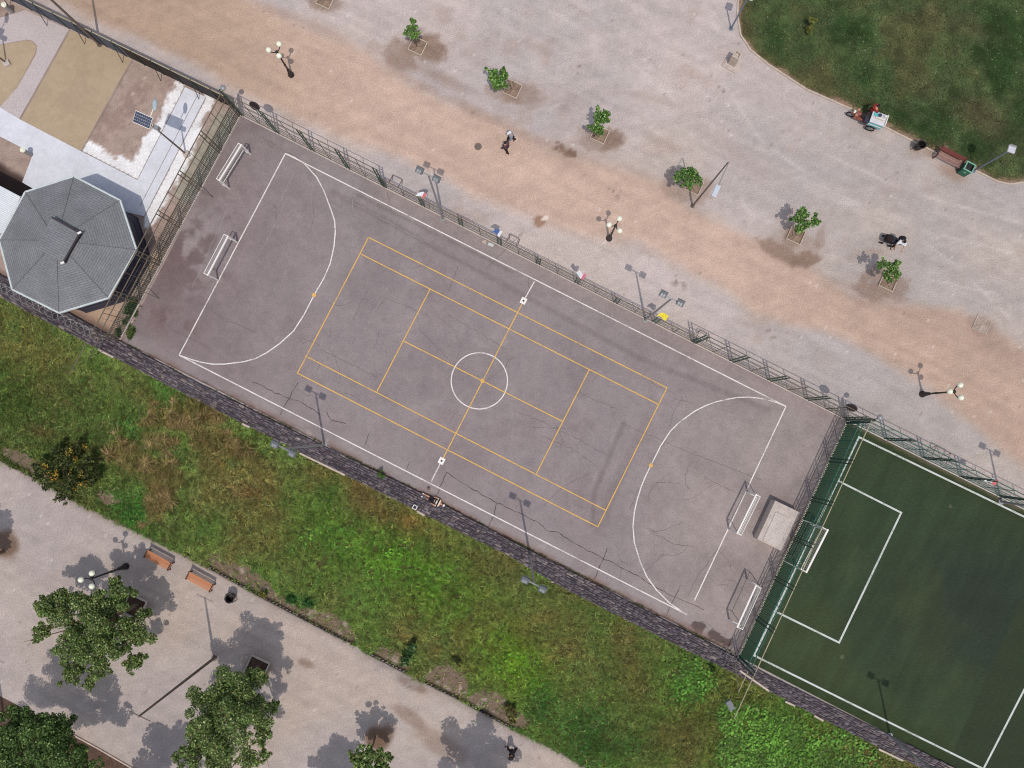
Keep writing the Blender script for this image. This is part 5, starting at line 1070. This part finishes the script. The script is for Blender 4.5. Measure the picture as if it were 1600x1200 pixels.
def young(i, b, lb, lab):
    lb = [(x, y, h, r * 1.22) for x, y, h, r in lb]
    t = tree("young_tree", b, lb, lab, "tree", (1300, 1800, 1500, 1900, 1500, 1400)[i], (.10, .13, .12, .11, .125, .115)[i], YG, 30 + i, YT, .035, 5); rd = random.Random(90 + i)
    for k in range(1 + i % 2): a = rd.uniform(0, 6.3); mb = MB(); mb.cyl((.25 * math.cos(a), .25 * math.sin(a), 0), (.1 * math.cos(a), .12 * math.sin(a), rd.uniform(1.2, 1.7)), .022); mb.build("stake", M['rail_pale'], t)
for i, (b, lb, lab) in enumerate(YOUNG): young(i, b, lb, lab)
def planter(c, ang, side, label, gr="square tree planters", tilt=0, soil=True, rm='kerb', h=.16):
    t = thing("tree_planter", P(*c), label, "planter", gr, ang); a = side / 2; mb = MB()
    for x, y, dx, dy in ((0, -a, side + .055, .055), (0, a, side + .055, .055), (-a, 0, .055, side - .055), (a, 0, .055, side - .055)): mb.box((x, y, h / 2), (dx, dy, h))
    mb.build("rim", M[rm], t); mb = MB(); mb.box((0, 0, .02), (side - .06, side - .06, .035)); mb.build("soil", M['dusty_soil' if h < .1 else 'planter_soil' if h < .2 else 'mulch'], t)
RP = ang_px((1228, 371), (1248, 380))
PG = "square tree planters on the plaza"
for c, lab in (((653, 73), "square planter under the narrow pointed young tree"), ((801, 140), "square planter with weeds right of the bushy young tree"), ((937, 211), "square planter under the bright green young tree near the walking pair"), ((1084, 291), "square planter under the round young tree by the bent arm lamp"), ((1243, 368), "square planter in the dark soil bowl under the forked young tree"), ((1387, 441), "square planter under the young tree below the pram"), ((1534, 507), "faint half buried empty square planter on the right of the plaza"), ((509, 1), "square planter cut by the top edge of the picture")):
    planter(c, RP, 1.05, lab, PG, h=.05 if 'faint' in lab else .16, rm='dusty' if 'faint' in lab else 'kerb')
for c, lab in (((211, 947), "large square planter under the tree below the promenade lamp"), ((402, 1043), "large square planter under the tree right of the tall pole")): planter(c, RP, 1.35, lab, "large tree planters on the lower promenade", h=.3, rm='slab')
# shrubs
def shrub(name, base, lobes, label, n, ls, cols, seed, flowers=None, cat="shrub"):
    t = tree(name, base, lobes, label, cat, n, ls, cols, seed, None, .05, 5)
    if flowers:
        rd = random.Random(seed); V = []
        bl = []
        for k in range(16):
            x, y, h, r = rd.choice(lobes); q = P(x + rd.gauss(0, 9), y + rd.gauss(0, 9), h + r * .8); bl.append((q.x, q.y, q.z, .26))
        leaf_cloud("blossom", bl, 300, .08, [(206, 168, 60), (212, 146, 60), (220, 190, 84)], t, seed + 1)
    return t
shrub("flowering_shrub", (118, 768), [(70, 730, 1.5, .9), (100, 722, 1.8, 1.0), (130, 735, 1.6, .9), (82, 750, 1.5, .9), (112, 755, 1.7, .9), (140, 752, 1.3, .7), (95, 775, 1.2, .6), (62, 745, 1.2, .5), (118, 700, 1.3, .6), (88, 705, 1.2, .6)], "dark leafy shrub dotted with yellow and orange flowers at the promenade kerb", 5200, .13, [(60, 72, 38), (74, 86, 44), (88, 98, 50), (50, 60, 32), (108, 112, 60)], 51, True)
shrub("small_shrub", (641, 1024), [(640, 1020, .9, .4), (634, 1034, .8, .45), (645, 1012, .8, .3)], "small dark leafy shrub casting a round shadow on the bank by the kerb", 700, .15, [(62, 92, 52), (82, 112, 64), (50, 78, 42), (110, 136, 88)], 52)
shrub("small_shrub", (1266, 46), [(1267, 42, .6, .3), (1270, 32, .8, .35), (1264, 50, .4, .25)], "small yellowish shrub alone on the lawn", 420, .13, [(124, 132, 62), (140, 134, 76), (100, 116, 54)], 53)
shrub("small_shrub", (592, 741), [(593, 739, .5, .3), (597, 744, .4, .25)], "small green weed bush on the stone wall", 380, .1, [(76, 104, 52), (92, 120, 62)], 54)
shrub("small_shrub", (797, 1117), [(797, 1112, .5, .4), (802, 1122, .45, .4), (793, 1105, .4, .3)], "spiky tan green shrub at the kerb above the dark clothed walker", 520, .2, [(112, 110, 60), (130, 124, 74), (88, 92, 48)], 55)
for i, (c, r, lab) in enumerate((((452, 937), .42, "low dark green bush at the kerb left of its twin"), ((480, 942), .34, "low dark green bush at the kerb right of its twin"), ((409, 926), .4, "low tan grass tuft on the kerb below the benches"), ((711, 1030), .35, "dark round tuft on the bank above bare soil"))):
    shrub("small_shrub", c, [(c[0], c[1], .3, r), (c[0] + 5, c[1] + 3, .28, r * .7)], lab, 420, .1, [(54, 96, 48), (64, 108, 54)] if i < 2 else [(130, 124, 66), (104, 108, 56)] if i == 2 else [(64, 76, 42), (80, 88, 48)], 60 + i)

# ------------------------------------------------------------------ people
def skin_mesh(name, pts, edges, radii, m, parent, root=0, sub=1):
    me = bpy.data.meshes.new(name); me.from_pydata(pts, edges, []); o = bpy.data.objects.new(name, me); COL.objects.link(o)
    md = o.modifiers.new("skin", 'SKIN'); md.use_smooth_shade = True; sb = o.modifiers.new("sub", 'SUBSURF'); sb.levels = sub; sb.render_levels = sub
    for i, r in enumerate(radii): d = me.skin_vertices[0].data[i]; d.radius = (r, r) if not isinstance(r, tuple) else r; d.use_root = (i == root)
    bpy.context.view_layer.update()
    new = bpy.data.meshes.new_from_object(o.evaluated_get(bpy.context.evaluated_depsgraph_get())); bpy.data.objects.remove(o)
    new.materials.clear(); new.materials.append(m); o = bpy.data.objects.new(name, new); COL.objects.link(o); o.parent = parent; ORG[o.name] = Vector(); return o
def person(loc, rz, label, cl, stride=.28, arms=((.15, -.2), (-.2, .2)), lean=0.0, scale=1.0, shorts=False, bent=.1, lie=False, stripes=None, armspread=.1, cap=None):
    t = thing("person", loc, label, "person", None, rz); t.scale = (scale,) * 3
    if lie: t.rotation_euler = (math.radians(90), 0, rz); t.location.z = .17
    up = lambda z: math.sin(lean) * max(0, z - .95)
    J = {}; J['pel'] = (0, 0, .95); J['spi'] = (0, up(1.15), 1.13); J['che'] = (0, up(1.32), 1.29); J['uch'] = (0, up(1.42), 1.41); J['nec'] = (0, up(1.5), 1.47); J['hb'] = (0, up(1.58) + .015, 1.55); J['ht'] = (0, up(1.7) + .02, 1.66)
    for n, s in (('l', -1), ('r', 1)):
        st = stride * (1 if s > 0 else -1); J[n + 'hip'] = (s * .095, 0, .88); J[n + 'kne'] = (s * .10, st * .55 + bent * .4, .49); J[n + 'ank'] = (s * .10, st, .09 if st >= 0 else .12); J[n + 'toe'] = (s * .12, st + .17, .04)
        a0, a1 = arms[0 if s < 0 else 1]; sh = J['uch']; J[n + 'sho'] = (s * .175, sh[1], 1.375); J[n + 'elb'] = (s * (.22 + armspread), sh[1] + a0 * .9, 1.11 + abs(a0) * .12); e = J[n + 'elb']
        J[n + 'wri'] = (s * (.2 + armspread * .9), e[1] + .06 + a1 * .8, e[2] - .22 + max(0, a1) * .35); J[n + 'pal'] = tuple(J[n + 'wri'][k] + (J[n + 'wri'][k] - e[k]) * .32 for k in range(3))
    names = list(J); pts = [J[k] for k in names]; ix = {k: i for i, k in enumerate(names)}
    R = dict(pel=.135, spi=.13, che=.15, uch=.115, nec=.058, hb=.08, ht=.09, hip=.098, kne=.066, ank=.046, toe=.04, sho=.082, elb=.05, wri=.033, pal=.036)
    rad = [R.get(k, R.get(k[1:], .05)) for k in names]
    E_ = [('pel', 'spi'), ('spi', 'che'), ('che', 'uch'), ('uch', 'nec'), ('nec', 'hb'), ('hb', 'ht')]
    for n in 'lr': E_ += [('pel', n + 'hip'), (n + 'hip', n + 'kne'), (n + 'kne', n + 'ank'), (n + 'ank', n + 'toe'), ('uch', n + 'sho'), (n + 'sho', n + 'elb'), (n + 'elb', n + 'wri'), (n + 'wri', n + 'pal')]
    ed = [(ix[a], ix[b]) for a, b in E_]
    for n, s in (('l', -1), ('r', 1)):          # five fingers on each hand
        w_, p = Vector(J[n + 'wri']), Vector(J[n + 'pal']); d = (p - w_).normalized(); side = Vector((0, 1, 0)); side = (side - d * side.dot(d)).normalized()
        for f, (off, ln) in enumerate(((-.028, .065), (-.01, .08), (.01, .075), (.027, .06), (.04, .05))):
            o_ = p + side * off + d * (.02 if f < 4 else -.03); q = o_ + d * ln * .55 + (side * .02 if f == 4 else Vector()); e = q + d * ln * .45 + Vector((-s * .018, 0, 0))
            i0 = len(pts); pts += [tuple(o_ + d * .02), tuple(q), tuple(e)]; rad += [.0095, .009, .007]; ed += [(ix[n + 'pal'], i0), (i0, i0 + 1), (i0 + 1, i0 + 2)]
    skin_mesh("body", pts, ed, rad, M['skin'], t)
    def garment(nm, keys, pairs, grow, m, cut=None):
        kk = list(keys); p = [J[k] if cut is None or k not in cut else tuple(Vector(J[cut[k][0]]).lerp(Vector(J[k]), cut[k][1])) for k in kk]; skin_mesh(nm, p, [(kk.index(a), kk.index(b)) for a, b in pairs], [R.get(k, R.get(k[1:], .05)) + grow for k in kk], m, t)
    garment("trousers" if not shorts else "shorts", ['pel', 'lhip', 'rhip', 'lkne', 'rkne'] + ([] if shorts else ['lank', 'rank']), [('pel', 'lhip'), ('pel', 'rhip'), ('lhip', 'lkne'), ('rhip', 'rkne')] + ([] if shorts else [('lkne', 'lank'), ('rkne', 'rank')]), .026, M[cl[1]])
    garment("shirt", ['spi', 'pel', 'che', 'uch', 'lsho', 'rsho', 'lelb', 'relb'] + (['lwri', 'rwri'] if cl[2] else []), [('spi', 'pel'), ('spi', 'che'), ('che', 'uch'), ('uch', 'lsho'), ('uch', 'rsho'), ('lsho', 'lelb'), ('rsho', 'relb')] + ([('lelb', 'lwri'), ('relb', 'rwri')] if cl[2] else []), .03, stripes or M[cl[0]])
    for n in 'lr':
        mb = MB(); a, b = Vector(J[n + 'ank']), Vector(J[n + 'toe']); mb.tube([a + Vector((0, -.07, -.05)), a + Vector((0, 0, -.03)), b], [.045, .055, .045], 8); mb.build("shoe", M['c_black'] if not shorts else M['c_white'], t, smooth=True)
    hx = Vector(J['ht']); mb = MB(); mb.ball(hx + Vector((0, -.022, .015)), .108, 14, (1, 1.08, .92), -.25); mb.build("hair" if cap is None else "cap", M['hair'] if cap is None else M[cap], t, smooth=True)
    if cap: mb = MB(); mb.box(hx + Vector((0, .13, .0)), (.15, .12, .02)); mb.build("cap_peak", M[cap], t)
    for s in (-1, 1): mb = MB(); mb.ball(hx + Vector((s * .034, .085, -.03)), .012, 8); mb.build("eye", M['black'], t); mb = MB(); mb.ball(hx + Vector((s * .093, .0, -.04)), .024, 8, (.4, .8, 1)); mb.build("ear", M['skin'], t)
    mb = MB(); mb.cyl(hx + Vector((0, .085, -.035)), hx + Vector((0, .112, -.062)), .009, .016, 6); mb.build("nose", M['skin'], t); mb = MB(); mb.box(hx + Vector((0, .088, -.092)), (.04, .01, .01)); mb.build("mouth", M['c_red'], t)
    return t
person(P(799, 219.5), math.radians(120), "person in grey jacket and white cap striding on the sand", ('c_grey', 'c_black', 1), .26, ((.14, .06), (-.14, .06)), .16, 1.02, cap='c_white', armspread=.07)
person(P(791, 236.5), math.radians(60), "person in dark maroon clothes walking on the sand behind the one in a white cap", ('c_maroon', 'c_dark', 1), .22, ((.1, .06), (-.1, .06)), .08, .98, armspread=.06)
person(P(1396, 383), math.radians(165), "person in pale top with a black backpack pushing a dark pram", ('c_white', 'c_dark', 0), .2, ((.22, .2), (.22, .2)), .22, 1.02, armspread=.06)
t = thing("backpack", P(1396, 383) + Matrix.Rotation(math.radians(165), 3, 'Z') @ Vector((.02, -.2, 1.0)), "black backpack on the back of the person pushing the pram", "backpack", None, math.radians(165))
mb = MB(); mb.ball((0, 0, .22), .27, 14, (.95, .62, 1.0)); mb.build("bag", M['c_black'], t, smooth=True)
for s in (-1, 1): mb = MB(); mb.tube([(s * .13, .05, .38), (s * .13, .2, .43), (s * .14, .32, .3)], .028); mb.build("strap", M['c_black'], t)
person(P(800, 1168), math.radians(100), "person in dark clothes walking on the lower promenade at the bottom edge", ('c_dark', 'c_black', 1), .3, ((.16, .05), (-.16, .05)), .08, 1.03, armspread=.07)
person(P(1353, 181), math.radians(-70), "person in red shirt standing behind the vendor tricycle", ('c_red', 'c_dark', 1), .08, ((.2, .2), (.1, .1)), .2, 1.0, armspread=.08)
m_, nt_, b_ = _mat('striped_cloth', .9); wv = nt_.nodes.new("ShaderNodeTexWave"); wv.bands_direction = 'Z'; wv.inputs["Scale"].default_value = 1.5; cr = nt_.nodes.new("ShaderNodeValToRGB"); cr.color_ramp.interpolation = 'CONSTANT'; cr.color_ramp.elements[0].color = (*A(40, 34, 34), 1); cr.color_ramp.elements[1].position = .5; cr.color_ramp.elements[1].color = (*A(226, 206, 190), 1)
tc_ = nt_.nodes.new("ShaderNodeTexCoord"); nt_.links.new(tc_.outputs["Object"], wv.inputs["Vector"]); nt_.links.new(wv.outputs["Fac"], cr.inputs["Fac"]); nt_.links.new(cr.outputs[0], b_.inputs["Base Color"])
lr = ang_px((658, 770), (696, 789))          # lies along the court edge: feet left, head right
person(P(660, 772.5), lr + PI / 2, "person in striped shirt and black shorts lying on the court edge", ('c_white', 'c_black', 0), .05, ((.05, .02), (.05, .02)), 0, 1.0, shorts=True, lie=True, stripes=m_, armspread=.05, cap='c_white')

# pram
def pram():
    t = thing("pram", P(1384, 377.5), "dark pram pushed across the plaza", "pram", None, ang_px((1394, 381), (1376, 374)))
    mb = MB(); prof = [(-.38, .55), (-.42, .85), (.38, .85), (.42, .6), (.25, .42), (-.2, .42)]; n = len(prof)
    mb.add([(x, s * .24, z) for s in (-1, 1) for x, z in prof], [tuple(range(n - 1, -1, -1)), tuple(range(n, 2 * n))] + [(i, (i + 1) % n, n + (i + 1) % n, n + i) for i in range(n)]); mb.build("carrycot", M['c_black'], t, bevel=.04)
    mb = MB(); mb.ball((.12, 0, .84), .27, 14, (1.1, .95, 1), 0.0); mb.build("hood", M['c_dark'], t, smooth=True)
    mb = MB(); mb.box((-.2, 0, .87), (.32, .36, .05)); mb.build("blanket", M['navy'], t, bevel=.02)
    mb = MB(); mb.tube([(-.3, -.22, .6), (-.62, -.22, 1.0), (-.66, 0, 1.03), (-.62, .22, 1.0), (-.3, .22, .6)], .018); mb.build("handle", M['galv'], t)
    mb = MB()
    for s in (-1, 1): mb.tube([(-.3, s * .22, .2), (.2, s * .2, .5)], .018); mb.tube([(.3, s * .22, .2), (-.2, s * .2, .5)], .018)
    mb.build("chassis", M['galv'], t)
    for x in (-.32, .32):
        for s in (-1, 1): mb = MB(); mb.cyl((x, s * .25, .15), (x, s * .28, .15), .15, .15, 14); mb.build("wheel", M['rubber'], t)
pram()
# vendor tricycle
def trike():
    rz = ang_px((1368, 176), (1390, 184)); t = thing("vendor_tricycle", P(1347, 189), "vendor tricycle with faded red front and grey goods box at the lawn kerb", "tricycle", None, rz)
    def wheel(c, r, ax):
        mb = MB(); pts = [Vector(c) + Vector((r * math.cos(a), 0, r * math.sin(a))) for a in np.linspace(0, 2 * PI, 19)]; mb.tube(pts, .045, 6); w_ = mb.build("wheel", M['rubber'], t)
        mb = MB(); mb.cyl(Vector(c) + Vector((0, -.06, 0)), Vector(c) + Vector((0, .06, 0)), .05)
        for a in np.linspace(0, PI, 6)[:-1]: mb.cyl(Vector(c) - Vector((r * math.cos(a), 0, r * math.sin(a))), Vector(c) + Vector((r * math.cos(a), 0, r * math.sin(a))), .01, n=4)
        mb.build("spokes", M['galv'], w_)
    wheel((-1.0, 0, .3), .3, 0); wheel((.6, -.5, .3), .3, 0); wheel((.6, .5, .3), .3, 0)
    mb = MB(); mb.tube([(-1.0, .0, .3), (-.82, 0, .95)], .03); mb.tube([(-.84, 0, .85), (-.4, 0, .5), (.1, 0, .38), (1.0, 0, .38)], .035); mb.tube([(-.4, 0, .5), (-.3, 0, .8)], .03)
    for s in (-1, 1): mb.tube([(-.2, 0, .42), (.1, s * .36, .38), (1.1, s * .36, .38)], .025)
    mb.build("frame", M['trike_red'], t)
    mb = MB(); mb.tube([(-.66, -.36, 1.0), (-.82, -.15, .96), (-.82, .15, .96), (-.66, .36, 1.0)], .022); mb.build("handlebar", M['galv'], t)
    mb = MB(); mb.ball((-.6, 0, .78), .2, 12, (1.3, .75, .7)); mb.build("tank", M['trike_red'], t, smooth=True)
    mb = MB(); mb.ball((-.98, 0, .62), .13, 10, (1.3, .6, .5)); mb.build("mudguard", M['trike_red'], t, smooth=True)
    mb = MB(); mb.box((-.95, 0, .85), (.12, .2, .18)); mb.build("headlight", M['globe'], t, bevel=.03)
    mb = MB(); mb.box((-.55, 0, .42), (.5, .5, .06)); mb.box((-.3, -.22, .5), (.5, .08, .2)); mb.box((-.3, .22, .5), (.5, .08, .2)); mb.build("footboard", M['trike_red'], t, bevel=.02)
    for q in ((-.78, -.2, .9), (-.74, .2, .92)): mb = MB(); mb.ball(q, .11, 10, (1, .8, .8)); mb.build("hand_guard", M["wood"], t, smooth=True)
    mb = MB(); mb.box((-.25, 0, .84), (.42, .3, .1)); mb.build("saddle", M['rubber'], t, bevel=.04)
    for y in (-.25, .14): mb = MB(); mb.box((0.03, y, .72), (.3, .36, .4)); mb.build("side_crate", M['navy'] if y < 0 else M['black'], t, bevel=.02)
    mb = MB(); mb.box((.75, 0, .75), (1.05, .8, .66)); bx = mb.build("goods_box", M['box_grey'], t, bevel=.02)
    for i in range(3): mb = MB(); mb.box((.75, -.42, .58 + i * .16), (1.0, .03, .07)); mb.build("stripe", M['teal'] if i != 1 else M['white'], bx)
    mb = MB(); mb.box((.75, -.02, 1.1), (1.12, .86, .04)); mb.build("counter_top", mat('counter_white', A(206, 204, 212), .5), bx)
    mb = MB(); mb.box((1.27, 0, 1.19), (.05, .8, .16)); mb.build("rear_board", M['white'], bx)
    return t, rz
tk, trz = trike()
def on_counter(x, y, z=1.125): return tk.location + Matrix.Rotation(trz, 3, 'Z') @ Vector((x, y, z))
t = thing("tray", on_counter(.45, .2), "turquoise tray on the vendor tricycle counter", "tray", None, trz); mb = MB(); mb.box((0, 0, .015), (.3, .3, .03)); mb.box((0, .14, .04), (.3, .02, .05)); mb.box((0, -.14, .04), (.3, .02, .05)); mb.build("dish", M['teal'], t)
t = thing("bowl", on_counter(.72, .2), "dark blue bowl on the vendor tricycle counter", "bowl"); mb = MB(); mb.cyl((0, 0, 0), (0, 0, .09), .09, .13, 14); mb.build("basin", M['navy'], t)
cup0 = None
for i in range(6):
    p = on_counter(.5 + i * .11, -.06)
    if cup0 is None:
        cup0 = thing("cup", p, "pale yellow cup in the row on the vendor tricycle counter", "cup", "cups lined up on the vendor counter"); mb = MB(); mb.cyl((0, 0, 0), (0, 0, .12), .032, .045, 10); mb.build("side", M['cup'], cup0); mb = MB(); mb.cyl((0, 0, .12), (0, 0, .13), .047, .047, 10); mb.build("lid", M['white'], cup0)
    else: place_copy(cup0, p, 0, cup0["label"])
t = thing("jug", on_counter(1.1, .2), "white jug at the end of the vendor tricycle counter", "jug"); mb = MB(); mb.cyl((0, 0, 0), (0, 0, .22), .1, .08, 12); mb.cyl((0, 0, .22), (0, 0, .28), .05, .05, 10); mb.build("vessel", M['white'], t); mb = MB(); mb.tube([(.09, 0, .05), (.15, 0, .1), (.15, 0, .18), (.08, 0, .2)], .012); mb.build("handle", M['white'], t)
